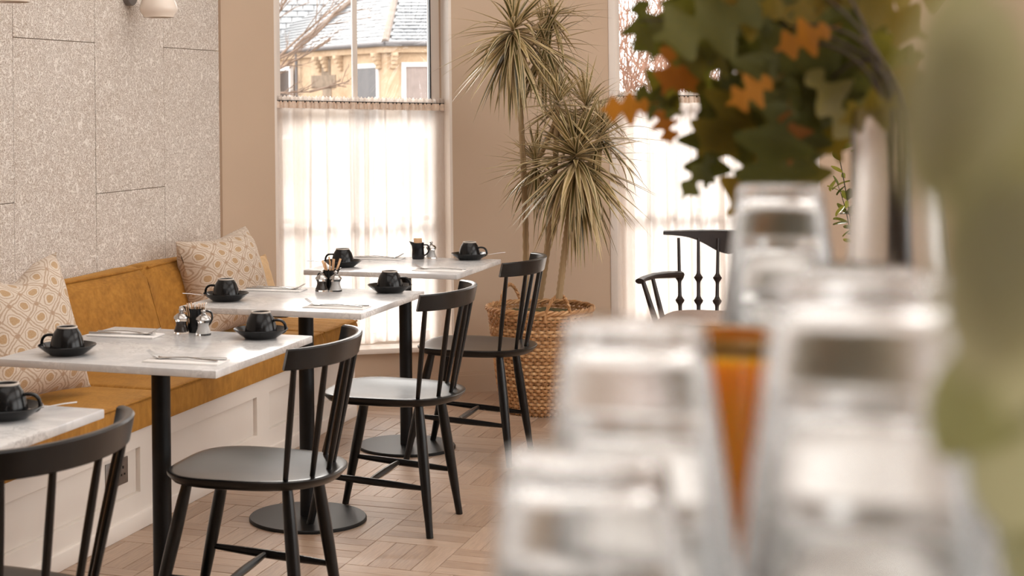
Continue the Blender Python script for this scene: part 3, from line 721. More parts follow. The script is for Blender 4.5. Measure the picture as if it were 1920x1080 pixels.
# ------------------------------------------------------------------ napkins and cutlery (local +x towards the fork's tines)
def make_setting(where, loc, rz, protos):
    def place(key, mk, label, off, r=0):
        p = Vector(loc)+Matrix.Rotation(rz, 3, 'Z') @ Vector(off)
        if key in protos: return dup(protos[key], p, rz+r, label)
        protos[key] = mk(label, p, rz+r); return protos[key]
    def nap(label, p, r):
        t = thing('napkin', label, 'napkin', p, r, 'folded white napkins'); obj('fold', bx(-.105, .105, -.044, .044, 0, .0018, .0006), 'paper', t)
        o = obj('fold', bx(-.105, .103, -.044, .042, .0019, .0036, .0006), 'paper', t); o.rotation_euler = (0, 0, R(.6)); return t
    def fork(label, p, r):
        t = thing('fork', label, 'fork', p, r, 'steel forks')
        obj('handle', tube([(-.105, 0, .004), (-.07, 0, .0055), (-.02, 0, .0085), (.025, 0, .0062), (.045, 0, .0035)], [.0042, .0038, .0026, .0024, .0035], 8, None, True, (1.15, .55)), 'steel', t)
        obj('head', tube([(.043, 0, .0035), (.055, 0, .0028), (.066, 0, .0045)], [.004, .0105, .0115], 10, None, True, (1.05, .22)), 'steel', t)
        for k in (-1.5, -.5, .5, 1.5): obj('tine', tube([(.063, k*.0052, .0042), (.08, k*.0055, .0105), (.098, k*.0052, .0215)], [.0019, .0017, .001], 6), 'steel', t)
        return t
    def knife(label, p, r):
        t = thing('knife', label, 'knife', p, r, 'steel knives')
        obj('handle', tube([(-.10, 0, .0035), (-.05, 0, .0035), (-.005, 0, .0032)], [.0048, .0042, .0032], 8, None, True, (1.2, .6)), 'steel', t)
        obj('blade', prism([(-.006, -.004), (.04, -.008), (.08, -.009), (.10, -.002), (.098, .003), (.04, .004), (-.006, .004)], .0025, .0038), 'steel', t); return t
    place('n', nap, 'folded white napkin '+where, (0, 0, .0002)); place('f', fork, 'steel fork with raised tines '+where, (.012, .004, .0034), R(-5)); place('k', knife, 'steel knife lying under the fork '+where, (-.004, -.012, .0044), R(7))
pr_ = {}
make_setting('at the front edge of the second table', (-1.848, 3.690, ZT), R(183), pr_)
make_setting('at the back edge of the second table', (-2.228, 4.065, ZT), R(3), pr_)
make_setting('at the front edge of the middle table', (-1.876, 4.838, ZT), R(181), pr_)
make_setting('at the back edge of the middle table', (-2.262, 5.236, ZT), R(3), pr_)
make_setting('at the front edge of the farthest table', (-1.903, 6.040, ZT), R(183), pr_)
make_setting('at the back edge of the farthest table', (-2.300, 6.440, ZT), R(0), pr_)

# ------------------------------------------------------------------ salt and pepper mills, jugs of packets
def make_mill(label, loc, fill):
    t = thing('pepper_mill' if fill == 'pepper' else 'salt_mill', label, 'mill', loc, 0, 'clear salt and pepper mills')
    prof = [(.0225, 0), (.0225, .004), (.0215, .009), (.018, .017), (.0155, .026), (.0165, .034), (.0195, .040), (.021, .044), (.0195, .050), (.012, .056), (.006, .0585)]
    obj('body', lathe([(0, 0)]+prof+[(0, .0590)], 30), 'mill_glass', t, 60)
    obj('filling', lathe([(0, .0035), (.0155, .004), (.0145, .010), (.0125, .018), (.0110, .026), (.0115, .035), (0, .037)], 24), fill, t, 60)
    obj('cap', lathe([(.0075, .056), (.0075, .0600), (.004, .0612), (.004, .063), (.0065, .065), (.0075, .068), (.006, .0712), (0, .0722)], 24), 'steel', t, 60)
    obj('collar', lathe([(.021, .0425), (.0222, .0445), (.0205, .0495), (.0125, .0562), (.0115, .0562), (.0195, .0490), (.0205, .0440)], 30), 'steel', t); return t
def make_jug(label, loc, rz, kind, seed):
    t = thing('milk_jug', label, 'jug', loc, rz, 'small black jugs of packets')       # +x is the spout
    seg = 32; bm = bmesh.new(); rings = []
    prof = [(.024, 0, 0), (.026, .004, 0), (.0265, .02, 0), (.0250, .04, 0), (.0245, .055, .2), (.026, .066, .7), (.0265, .070, 1), (.0245, .0698, 1), (.0228, .055, .2), (.0245, .02, 0), (.022, .006, 0)]
    for r, z, sp in prof:
        ring = []
        for i in range(seg):
            a = 2*math.pi*i/seg; k = max(0, math.cos(a))**6*sp; ring.append(bm.verts.new(((r+.013*k)*math.cos(a), r*math.sin(a), z+.007*k)))
        rings.append(ring)
    bm.faces.new(rings[0][::-1]); bm.faces.new(rings[-1])
    for a, b in zip(rings, rings[1:]):
        for i in range(seg): bm.faces.new((a[i], a[(i+1) % seg], b[(i+1) % seg], b[i]))
    obj('body', bm, 'black_ceramic', t, 50)
    h = bez((-.024, 0, .060), (-.052, 0, .064), (-.046, 0, .036), 8)+bez((-.046, 0, .036), (-.04, 0, .018), (-.0255, 0, .016), 6)[1:]
    obj('handle', tube(h, .004, 8, None, True, (1.3, .8)), 'black_ceramic', t)
    rnd = random.Random(seed); M3 = Matrix.Rotation(rz, 3, 'Z'); L = Vector(loc)
    n = {'fan': 12, 'stick': 6, 'tan': 6}[kind]
    for i in range(n):
        if kind == 'stick':
            lean = rnd.uniform(-.5, .5); ln = rnd.uniform(.085, .105); p = Vector((rnd.uniform(-.008, .008), rnd.uniform(-.010, .010), .012))
            bm = bx(-.0045 if i > 2 else -.002, .0045 if i > 2 else .002, -.0012, .0012, 0, ln); nm, m = ('sugar_packet', 'packet') if i > 2 else ('wooden_stirrer', 'stick')
            lab = ['wooden stirrer', 'sugar packet'][i > 2]+' standing in the jug on the middle table'; cat = ['stirrer', 'packet'][i > 2]; rot = (lean*.4, lean*.7, rnd.uniform(0, 3))
            grp = ['stirrers in the middle table jug', 'packets in the middle table jug'][i > 2]
        else:
            if kind == 'tan': p = Vector((rnd.uniform(-.002, .002), -.010+.020*i/(n-1), .012)); bm = bx(-.0165, .0165, -.0015, .0015, 0, .076)
            else: p = Vector((-.0165+.033*i/(n-1), rnd.uniform(-.003, .003), .012)); bm = bx(-.0011, .0011, -.014, .014, 0, rnd.uniform(.066, .074))
            nm, m, cat = 'sugar_packet', ('packet' if (i % 3 or kind == 'tan') else 'packet_white'), 'packet'; rot = (rnd.uniform(-.05, .05), 0 if kind == 'tan' else (i-(n-1)/2)*.035, rnd.uniform(-.08, .08))
            w_ = 'farthest' if kind == 'tan' else 'second'; lab = 'sugar packet standing in the black jug on the %s table' % w_; grp = 'packets in the %s table jug' % w_
        o = obj(nm, bm, m); o.location = L+M3 @ p; o.rotation_euler = (rot[0], rot[1], rot[2]+rz); tag(o, lab, cat, grp)
    return t
make_mill('clear pepper mill left of the jug on the second table', (-2.092, 4.150, ZT), 'pepper'); make_mill('clear salt mill right of the jug on the second table', (-2.016, 4.140, ZT), 'salt')
make_jug('small black jug stuffed with a fan of pale packets on the second table', (-2.062, 4.186, ZT), IMG+R(185), 'fan', 2)
make_mill('clear pepper mill left of the jug on the middle table', (-2.093, 5.252, ZT), 'pepper'); make_mill('clear salt mill in front of the jug on the middle table', (-2.043, 5.262, ZT), 'salt')
make_jug('small black jug with stirrers and packets on the middle table', (-2.082, 5.312, ZT), IMG+R(12), 'stick', 4)
make_jug('small black jug of tan packets on the farthest table', (-2.135, 6.470, ZT), IMG+R(180), 'tan', 6)
make_mill('clear salt mill beside the jug on the farthest table', (-2.092, 6.520, ZT), 'salt'); make_mill('clear pepper mill behind the jug on the farthest table', (-2.148, 6.530, ZT), 'pepper')

# ------------------------------------------------------------------ wall lamps
def make_sconce(label, y):
    t = thing('wall_lamp', label, 'lamp', (-3.2, y, 1.875), 0, 'opal wall lamps above the bench')
    bm = lathe([(0, 0), (.046, 0), (.046, .022), (.043, .026), (0, .026)], 36); bmesh.ops.rotate(bm, cent=(0, 0, 0), matrix=Matrix.Rotation(R(90), 3, 'Y'), verts=bm.verts); obj('wall_rose', bm, 'grey_metal', t)
    obj('arm', tube(bez((.024, 0, .0), (.145, 0, .03), (.145, 0, .045), 8)+[Vector((.145, 0, .0))], .006, 8), 'black_metal', t)
    pr = [(.012, .018), (.030, .012), (.052, -.004), (.069, -.028), (.078, -.052), (.079, -.064), (.074, -.078), (.066, -.088), (.063, -.098), (.060, -.098), (.063, -.086), (.071, -.076), (.075, -.062), (.066, -.03), (.03, .008), (.012, .014)]
    bm = lathe(pr, 48, None, (0, 0, 0), True); bmesh.ops.translate(bm, vec=(.145, 0, 0), verts=bm.verts); obj('shade', bm, 'opal', t, 60); return t
sc0 = make_sconce('opal glass wall lamp with a dark round rose, right of the pair', 5.884)
dup(sc0, (-3.2, 4.78, 1.875), 0, 'opal glass wall lamp cut off by the top left picture corner')

# ------------------------------------------------------------------ wicker basket with the dragon tree
BK = Vector((-1.787, 7.185, 0))
bk = thing('wicker_basket', 'round willow wicker basket planter holding the dragon tree', 'basket', BK)
nst = 76; NR = 29
def rb(z): return .172+.062*(z/.47)**.8
for k in range(NR):
    z = .012+k*(.455/NR); r0 = rb(z); pts = []; seg = nst*4; bm = bmesh.new(); rings = []; ss = 6; ph = math.pi*(k % 2)
    for i in range(seg):
        a = 2*math.pi*i/seg; rr = r0+.0048*math.cos(a*nst/2+ph)+random.uniform(-.0007, .0007); zz = z+random.uniform(-.0008, .0008)
        rings.append([bm.verts.new(((rr+.0042*math.cos(q))*math.cos(a), (rr+.0042*math.cos(q))*math.sin(a), zz+.0072*math.sin(q))) for q in (2*math.pi*j/ss for j in range(ss))])
    for i in range(seg):
        a, b = rings[i], rings[(i+1) % seg]
        for j in range(ss): bm.faces.new((a[j], b[j], b[(j+1) % ss], a[(j+1) % ss]))
    obj('weave_row', bm, 'wicker', bk, 60)
sm = None
for i in range(nst):
    a = 2*math.pi*(i+.5)/nst
    pts = [(rb(z), 0, z) for z in (.0, .12, .24, .36, .465)]
    if sm is None: sm = mesh(tube(pts, .003, 6), 'stake'); sm.materials.append(M['wicker'])
    o = bpy.data.objects.new('stake', sm); COL.objects.link(o); o.parent = bk; o.rotation_euler = (0, 0, a)
for dz, ph in ((0, 0), (.007, 2.1), (.003, 4.2)):
    pts = [((rb(.47)+.005+.006*math.cos(17*a+ph))*math.cos(a), (rb(.47)+.005+.006*math.cos(17*a+ph))*math.sin(a), .470+dz*.4+.007*math.sin(17*a+ph)) for a in (2*math.pi*i/180 for i in range(181))]
    obj('rim_twist', tube(pts, .007, 6, None, False), 'wicker', bk)
for az, hh, tilt in ((IMG-R(78), .085, .02), (IMG+R(118), .085, .0)):
    for ph in (0, math.pi):
        pts = []
        for i in range(41):
            t_ = i/40; a = az+(-.30+.60*t_)*.42*1.0; r_ = rb(.47)+.006+tilt*math.sin(math.pi*t_)+.0045*math.cos(40*t_+ph); z = .435+(hh+.035)*math.sin(math.pi*t_)**.6+.0045*math.sin(40*t_+ph)
            pts.append((r_*math.cos(az+(t_-.5)*.52), r_*math.sin(az+(t_-.5)*.52), z))
        obj('handle', tube(pts, .0062, 6), 'wicker', bk)
bm = lathe([(0, .452), (.08, .458), (.16, .448), (.215, .43), (.215, .40)], 40)
for v in bm.verts: v.co.z += .012*noise.noise(v.co*22)
obj('soil', bm, 'soil', bk, 60)

dr = thing('dragon_tree', 'tall variegated dragon tree with shaggy striped leaves in a wicker basket', 'plant', (BK.x, BK.y, .45))
def W(px, py, d):                       # a point at depth d seen along the given line of sight
    a, b = px-600, py-201; c_, s_ = math.cos(.0105), math.sin(.0105); u, v = a*c_-b*s_, a*s_+b*c_
    X, Z = u/3000, -v/3000; return Vector(((X*math.cos(TW)-math.sin(TW))*d, (X*math.sin(TW)+math.cos(TW))*d, 1.4+Z*d))
heads = [(962, 45, 7.12, .33, 175, 1.0), (1022, 72, 7.28, .29, 100, .9), (1046, 190, 7.05, .24, 62, .5), (1098, 195, 7.25, .27, 66, .6), (1080, 283, 7.0, .36, 250, 1.0), (1005, 300, 7.2, .25, 90, .7), (1035, 20, 7.3, .25, 40, .6), (1126, 252, 7.1, .29, 60, .45)]
HP = [W(a, b, d) for a, b, d, *_ in heads]
loc0 = Vector((BK.x, BK.y, .45))
def cane(p, q, bend, r0, r1):
    p, q = Vector(p), Vector(q); pts = bez(p, (p+q)/2+Vector(bend), q, 46); rr = [(r0+(r1-r0)*i/46)*(1.10 if i % 2 else .92) for i in range(47)]
    o = obj('cane', tube([x-loc0 for x in pts], rr, 10), 'cane', dr, 25); return o
cane(W(1048, 560, 7.02), HP[4]+Vector((0, 0, -.02)), (0, 0, 0), .0150, .013)
cane(W(1012, 560, 7.15), HP[2]+Vector((0, 0, -.02)), (.02, 0, -.1), .0145, .012)
cane(W(986, 560, 7.25), HP[0]+Vector((0, 0, -.02)), (.03, .02, 0), .0145, .012)
for a, b in ((4, 3), (0, 1), (0, 6), (2, 5), (4, 7)): cane(HP[a]+Vector((0, 0, -.05)), HP[b]+Vector((0, 0, -.01)), (0, 0, -.04), .011, .009)
def leaf_shape(elev, bend, seg=9, w=.0064):
    """strap leaf of unit length leaving the origin along +x, bending down under its weight"""
    pts = []; x = z = 0.0; a = elev
    for i in range(seg+1):
        pts.append((x, z, a)); x += math.cos(a)/seg; z += math.sin(a)/seg; a -= bend/seg*(1+1.2*(i/seg)); a = max(a, -1.52)
    out = []
    for i, (x, z, a) in enumerate(pts):
        t = i/seg; wd = w/.3*(.55+.9*math.sin(math.pi*min(1, .15+t*.85)))*(1-t**3)*1.0+.0006
        out.append((x, z, a, wd))
    return out
def leaf_bm(bm, uv, shp, mat):
    rows = []
    for x, z, a, wd in shp:
        nx, nz = -math.sin(a), math.cos(a)
        rows.append([bm.verts.new(mat @ Vector((x+nx*wd*.35, -wd, z+nz*wd*.35))), bm.verts.new(mat @ Vector((x, 0, z))), bm.verts.new(mat @ Vector((x+nx*wd*.35, wd, z+nz*wd*.35)))])
    n = len(rows)-1
    for i in range(n):
        for k in range(2):
            f = bm.faces.new((rows[i][k], rows[i][k+1], rows[i+1][k+1], rows[i+1][k]))
            for l, (kk, ii) in zip(f.loops, ((k, i), (k+1, i), (k+1, i+1), (k, i+1))): l[uv].uv = (kk/2, ii/n)
rnd = random.Random(8); protoL = []
for e_ in (75, 60, 45, 30, 15, 0, -20, -40, -60):
    for bnd in (.12, .75):
        bm = bmesh.new(); uv = bm.loops.layers.uv.new('uv'); leaf_bm(bm, uv, leaf_shape(R(e_), bnd*(1.0 if e_ > 0 else .9)), Matrix.Identity(4)); me = mesh(bm, 'leaf', 180); me.materials.append(M['dracaena']); protoL.append((e_, me, bnd))
leaves = []
for hi, (a, b, d, ln, cnt, droop) in enumerate(heads):
    for i in range(cnt):
        t = rnd.random(); e_ = 82-t**.85*(94+74*droop)+rnd.uniform(-8, 8); az = rnd.uniform(0, 2*math.pi); L = ln*rnd.uniform(.75, 1.12)*(.8+.35*min(1, t*1.6))
        base = HP[hi]+Vector((0, 0, -.10*t*droop+.01)); leaves.append((e_, az, L, base, rnd.choice((0, 1)), rnd.uniform(-.5, .5)))
rnd.shuffle(leaves)
bmr = bmesh.new(); uvr = bmr.loops.layers.uv.new('uv')
for i, (e_, az, L, base, bi, tw) in enumerate(leaves):
    if i < 300:
        cand = sorted(protoL, key=lambda p: abs(p[0]-e_)+(0 if (p[2] > .8) == bool(bi) else 40))[0]
        o = bpy.data.objects.new('leaf', cand[1]); COL.objects.link(o); o.parent = dr; o.location = base-loc0; o.scale = (L, L, L)
        o.rotation_euler = (tw*.3, 0, az)
    else:
        leaf_bm(bmr, uvr, leaf_shape(R(e_), .12 if not bi else .75), Matrix.Translation(base-loc0) @ Matrix.Rotation(az, 4, 'Z') @ Matrix.Scale(L, 4))
o = obj('foliage', bmr, 'dracaena', dr, 180); o['kind'] = 'stuff'

# ------------------------------------------------------------------ leafy bush by the pier right of the second window
def bush_leaf():
    bm = bmesh.new(); rows = []
    for i in range(7):
        t = i/6; wd = .2*math.sin(math.pi*min(.97, t*.94+.03))**.8; rows.append([bm.verts.new((t, -wd, .04*t*t-.12*t*t+.05)), bm.verts.new((t, 0, -.12*t*t)), bm.verts.new((t, wd, .04*t*t-.12*t*t+.05))])
    for a, b in zip(rows, rows[1:]):
        for k in range(2): bm.faces.new((a[k], a[k+1], b[k+1], b[k]))
    me = mesh(bm, 'leaf', 180); me.materials.append(M['bushleaf']); return me
bl = bush_leaf(); BB = W(1625, 560, 6.9); BB.z = 0
bu = thing('potted_bush', 'slender glossy leaved shrub by the wall right of the second window', 'plant', BB)
obj('pot', lathe([(0, 0), (.10, 0), (.135, .25), (.145, .26), (.145, .28), (.13, .28), (.125, .24), (0, .24)], 36), 'bar_front', bu)
rnd = random.Random(21)
for k in range(7):
    tip = W(rnd.uniform(1515, 1720), rnd.uniform(110, 240) if k < 4 else rnd.uniform(300, 380), 6.9+rnd.uniform(-.12, .12))-BB; b0 = Vector((rnd.uniform(-.03, .03), rnd.uniform(-.03, .03), .24))
    pts = bez(b0, (b0*.6+tip*.4)*.5+Vector((0, 0, .5))+tip*.12, tip, 18); obj('stem', tube(pts, [.006*(1-i/20) for i in range(19)], 6), 'stem_dark', bu)
    for j in range(22):
        u = rnd.uniform(.45, 1); p = pts[int(u*18)]; o = bpy.data.objects.new('leaf', bl); COL.objects.link(o); o.parent = bu
        s_ = rnd.uniform(.045, .085); o.scale = (s_, s_, s_); o.location = p; o.rotation_euler = (rnd.uniform(-.8, .8), rnd.uniform(-.9, .6), rnd.uniform(0, 6.28))

# ------------------------------------------------------------------ bar counter and what stands on it
ZB = 1.087
ct_ = thing('bar_counter', 'pale stone bar counter under the stacked glasses', 'counter', (.3, .9, 0))
def cchild(n, bm, m):
    o = obj(n, bm, m, ct_); o.location = (-.3, -.9, 0); return o
cchild('worktop', bx(-.16, .72, -.25, 1.75, ZB-.04, ZB, .004), 'counter'); cchild('body', bx(-.11, .66, -.2, 1.70, 0, ZB-.04), 'bar_front')
# tumblers, upside down and nested in stacks
GH, GS, GR, SL = .125, .028, .0242, .130
def tumbler_mesh():
    w_ = .0029; rim = GR+SL*GH
    pr = [(0, GH), (GR-.003, GH), (GR-.0007, GH-.0012), (GR, GH-.004), (rim-.0006, .002), (rim-.0012, .0004), (rim-.0022, .0004), (rim-.0029, .002), (GR-w_+SL*.014, GH-.0125), (GR-w_-.002, GH-.0085), (GR-w_-.006, GH-.0068), (0, GH-.0060)]
    me = mesh(lathe(pr, 56), 'tumbler', 40); me.materials.append(M['glass']); return me
TM = tumbler_mesh()
def stack(px, d, n, where):
    p = W(px, 600, d)
    for k in range(n):
        o = bpy.data.objects.new('glass_tumbler', TM); COL.objects.link(o); o.location = (p.x, p.y, ZB+.0003+k*GS)
        nth = 'topmost' if k == n-1 else ('lowest' if k == 0 else ('second from the top' if k == n-2 else 'inner'))
        lab = '%s upturned tumbler of the stack %s' % (nth, where)
        tag(o, lab, 'glass', 'upturned tumblers in the stack '+where)
stack(1095, .475, 4, 'nearest the bottom centre'); stack(1190, .555, 5, 'left of the orange vessel'); stack(1465, .93, 6, 'below the oak leaves')
stack(1607, .74, 5, 'behind the biggest glass stack'); stack(1625, .44, 6, 'largest at the lower right'); stack(1945, .83, 5, 'at the right picture edge')
# orange vessel with a gold rim
p = W(1372, 640, .80); zt = 1.283-ZB
ov = thing('orange_vessel', 'tapered orange glass vessel with a gold rim between the glass stacks', 'vase', (p.x, p.y, ZB))
obj('body', lathe([(0, 0), (.013, 0), (.015, .004), (.017, .05), (.021, .11), (.0245, zt-.02), (.0248, zt-.006), (.0235, zt-.008), (0, zt-.009)], 44), 'orange', ov, 60)
obj('rim', lathe([(.0248, zt-.007), (.0268, zt-.004), (.0272, zt), (.0255, zt+.0025), (.0228, zt+.0015), (.0222, zt-.005)], 44, None, (0, 0, 0), True), 'ochre', ov, 60)
# carafe vase with oak branches
cp = W(1682, 600, 1.25); cv = thing('glass_carafe', 'tall clear glass carafe holding the oak branches', 'vase', (cp.x, cp.y, ZB)); zt = 1.394-ZB
obj('body', lathe([(0, 0), (.058, 0), (.061, .004), (.06, .03), (.052, .09), (.0415, .15), (.036, .20), (.0335, .25), (.033, zt-.003), (.0322, zt), (.0312, zt-.003), (.0315, .25), (.034, .20), (.0395, .15), (.050, .09), (.0575, .03), (.056, .012), (0, .010)], 56), 'glass', cv, 60)
# oak branch (in the carafe) -------------------------------------------------
def oak_leaf_mesh(seed):
    rn = random.Random(seed); pts = []; n = 64
    for i in range(n+1):
        t = i/n; env = .38*math.sin(math.pi*min(1, t**.85))**.75+.012; lob = .64+.36*math.cos(2*math.pi*t*2.9-.9); pts.append((t, env*lob if t < .97 else env*.6))
    bm = bmesh.new(); rows = []
    for t, wd in pts:
        zc = -.18*t*t+.05*math.sin(5*t+seed); rows.append([bm.verts.new((t+.10*wd, -wd, zc+wd*wd*.6*(1 if seed % 2 else -1))), bm.verts.new((t, 0, zc)), bm.verts.new((t+.10*wd, wd, zc+wd*wd*.6))])
    for a, b in zip(rows, rows[1:]):
        for k in range(2): bm.faces.new((a[k], a[k+1], b[k+1], b[k]))
    tube([(-.22, 0, .03), (-.1, 0, .01), (0, 0, 0)], .008, 5, bm)
    me = mesh(bm, 'leaf', 180); me.materials.append(M['oakleaf']); return me
OL = [oak_leaf_mesh(s) for s in (1, 2, 3, 4)]
for s_ in (1, 4): OL.append(OL[s_-1].copy()); OL[-1].materials.clear(); OL[-1].materials.append(M['russetleaf'])
ob = thing('oak_branch', 'spray of lobed green and russet autumn oak leaves arching over the glasses', 'branch', (cp.x, cp.y, ZB+.02))
o0 = Vector((cp.x, cp.y, ZB+.02)); rnd = random.Random(5)
def twig(pts, r):
    pts = [Vector(q) for q in pts]; obj('twig', tube([q-o0 for q in pts], [r*(1-.6*i/(len(pts)-1)) for i in range(len(pts))], 7), 'oak_bark', ob)
stem0 = W(1690, 520, 1.25); mouth = W(1690, 210, 1.25)
ends = [W(1200, 40, 1.5), W(1330, 120, 1.45), (W(1420, 60, 1.4)), W(1500, 240, 1.4), W(1560, -40, 1.4), W(1400, -80, 1.5), W(1620, 120, 1.32)]
for e_ in ends:
    b0 = stem0+Vector((rnd.uniform(-.01, .01), rnd.uniform(-.01, .01), -.08))
    m2 = mouth+Vector((rnd.uniform(-.012, .004), rnd.uniform(-.008, .008), 0)); pts = bez(b0, (b0+m2)/2, m2, 6)+bez(m2, m2+Vector((-.02, 0, .09)), e_, 10)[1:]; twig(pts, .0022)
def oleaf(px, py, d, size, ang, k=None, tilt=None, face=None):
    """a leaf whose base sits on that line of sight; ang is the hang direction across the view (degrees, 0 right, 90 up)"""
    o = bpy.data.objects.new('leaf', OL[rnd.randrange(4) if k is None else k]); COL.objects.link(o); o.parent = ob; o.location = W(px, py, d)-o0; o.scale = (size,)*3
    x = Vector((math.cos(R(ang))*math.cos(TW), math.cos(R(ang))*math.sin(TW), math.sin(R(ang)))); view = Vector((-math.sin(TW), math.cos(TW), 0))
    x = (x+view*(rnd.uniform(-.35, .35) if tilt is None else tilt)).normalized(); z = (-view+Vector((rnd.uniform(-.5, .5), rnd.uniform(-.5, .5), rnd.uniform(-.3, .5)))*(1 if face is None else face)).normalized()
    y = z.cross(x).normalized(); z = x.cross(y).normalized(); o.rotation_mode = 'QUATERNION'; o.rotation_quaternion = Matrix((x, y, z)).transposed().to_quaternion(); return o
# leaves the photograph picks out singly
for a in [(1195, 0, 1.55, .062, -70), (1265, -5, 1.5, .068, -105), (1345, 95, 1.5, .085, -140), (1305, 75, 1.5, .068, -75), (1190, 170, 1.52, .055, -25), (1335, 200, 1.45, .075, -95),
          (1330, 285, 1.45, .05, -115), (1270, 30, 1.5, .055, -150), (1395, 160, 1.45, .05, -150), (1370, 20, 1.45, .06, -100), (1600, 30, 1.32, .085, -100), (1640, 60, 1.3, .07, -60), (1700, 120, 1.26, .06, -95), (1690, 190, 1.25, .05, -160)]:
    oleaf(*a)
for a in ((1215, 195, 1.5, .045, 190, 4), (1235, 205, 1.49, .036, -70, 5), (1290, 60, 1.44, .06, -110, 4), (1450, 150, 1.30, .042, -150, 5), (1555, 55, 1.30, .045, -160, 4), (1480, 210, 1.31, .05, -80, 5), (1250, 90, 1.46, .05, -60, 5)): oleaf(*a)
for i in range(110):
    px = rnd.triangular(1330, 1650, 1490); lo = 330-abs(px-1450)*.75; py = rnd.uniform(-120, max(-40, lo-55)); 
    if px < 1400 and py > 130: py -= 150
    if px < 1410 and py > -30 and rnd.random() < .7: continue
    oleaf(px, py, rnd.uniform(1.32, 1.5), rnd.uniform(.06, .095), rnd.choice((-90, -60, -120, -150, -30))+rnd.uniform(-25, 25))
# near sprig of grey green leaves at the right, in a bud vase
vp = W(1865, 1200, .50); ns = thing('bud_vase', 'small clear bud vase at the lower right corner of the bar', 'vase', (vp.x, vp.y, ZB))
obj('body', lathe([(0, 0), (.026, 0), (.028, .004), (.028, .05), (.02, .085), (.014, .10), (.016, .118), (.0148, .118), (.0125, .10), (.0185, .084), (.0262, .05), (.026, .01), (0, .008)], 40), 'glass', ns, 60)
sg = thing('leafy_sprig', 'out of focus grey green sprig standing at the right picture edge', 'sprig', (vp.x, vp.y, ZB+.01)); s0 = Vector((vp.x, vp.y, ZB+.01)); rnd = random.Random(2)
def big_leaf():
    bm = bmesh.new(); rows = []
    for i in range(13):
        t = i/12; wd = .30*math.sin(math.pi*min(.985, t*.97+.015))**.7; zc = -.15*t*t; rows.append([bm.verts.new((t, wd*k, zc+.10*k*k*wd)) for k in (-1, -.5, 0, .5, 1)])
    for a, b in zip(rows, rows[1:]):
        for k in range(4): bm.faces.new((a[k], a[k+1], b[k+1], b[k]))
    me = mesh(bm, 'leaf', 180); me.materials.append(M['nearleaf']); return me
NL = big_leaf()
for tip in (W(1800, 60, .27), W(1900, 180, .29), W(1840, 560, .36), W(1930, 860, .44)):
    b0 = s0+Vector((rnd.uniform(-.006, .006), rnd.uniform(-.006, .006), 0)); top = s0+Vector((0, 0, .115)); pts = bez(b0, (b0+top)/2, top, 5)+bez(top, top+Vector((0, 0, .08)), tip, 10)[1:]
    obj('stem', tube([q-s0 for q in pts], .0019, 7), 'stem_dark', sg)
def nleaf(px, py, d, size, ang, tilt=0):
    o = bpy.data.objects.new('leaf', NL); COL.objects.link(o); o.parent = sg; o.location = W(px, py, d)-s0; o.scale = (size,)*3
    x = Vector((math.cos(R(ang))*math.cos(TW), math.cos(R(ang))*math.sin(TW), math.sin(R(ang)))); view = Vector((-math.sin(TW), math.cos(TW), 0)); x = (x+view*tilt).normalized()
    z = (-view+Vector((rnd.uniform(-.4, .4), rnd.uniform(-.4, .4), .3))).normalized(); y = z.cross(x).normalized(); z = x.cross(y).normalized(); o.rotation_mode = 'QUATERNION'; o.rotation_quaternion = Matrix((x, y, z)).transposed().to_quaternion()
for a in [(1800, 40, .25, .030, -95), (1870, -20, .25, .034, -110), (1850, 170, .25, .034, -90), (1905, 150, .26, .032, -70), (1775, -30, .26, .026, -85), (1925, 320, .25, .034, -105), (1875, 330, .25, .028, -88), (1950, 200, .27, .036, -100),
          (1810, -70, .27, .03, -95), (1890, 470, .26, .020, -85), (1955, 480, .27, .03, -90), (1900, 640, .36, .035, -50), (1930, 740, .38, .04, -90), (1800, 890, .46, .030, -15), (1870, 930, .46, .036, -60), (1950, 600, .36, .04, -120)]:
    nleaf(*a, tilt=rnd.uniform(-.3, .3))

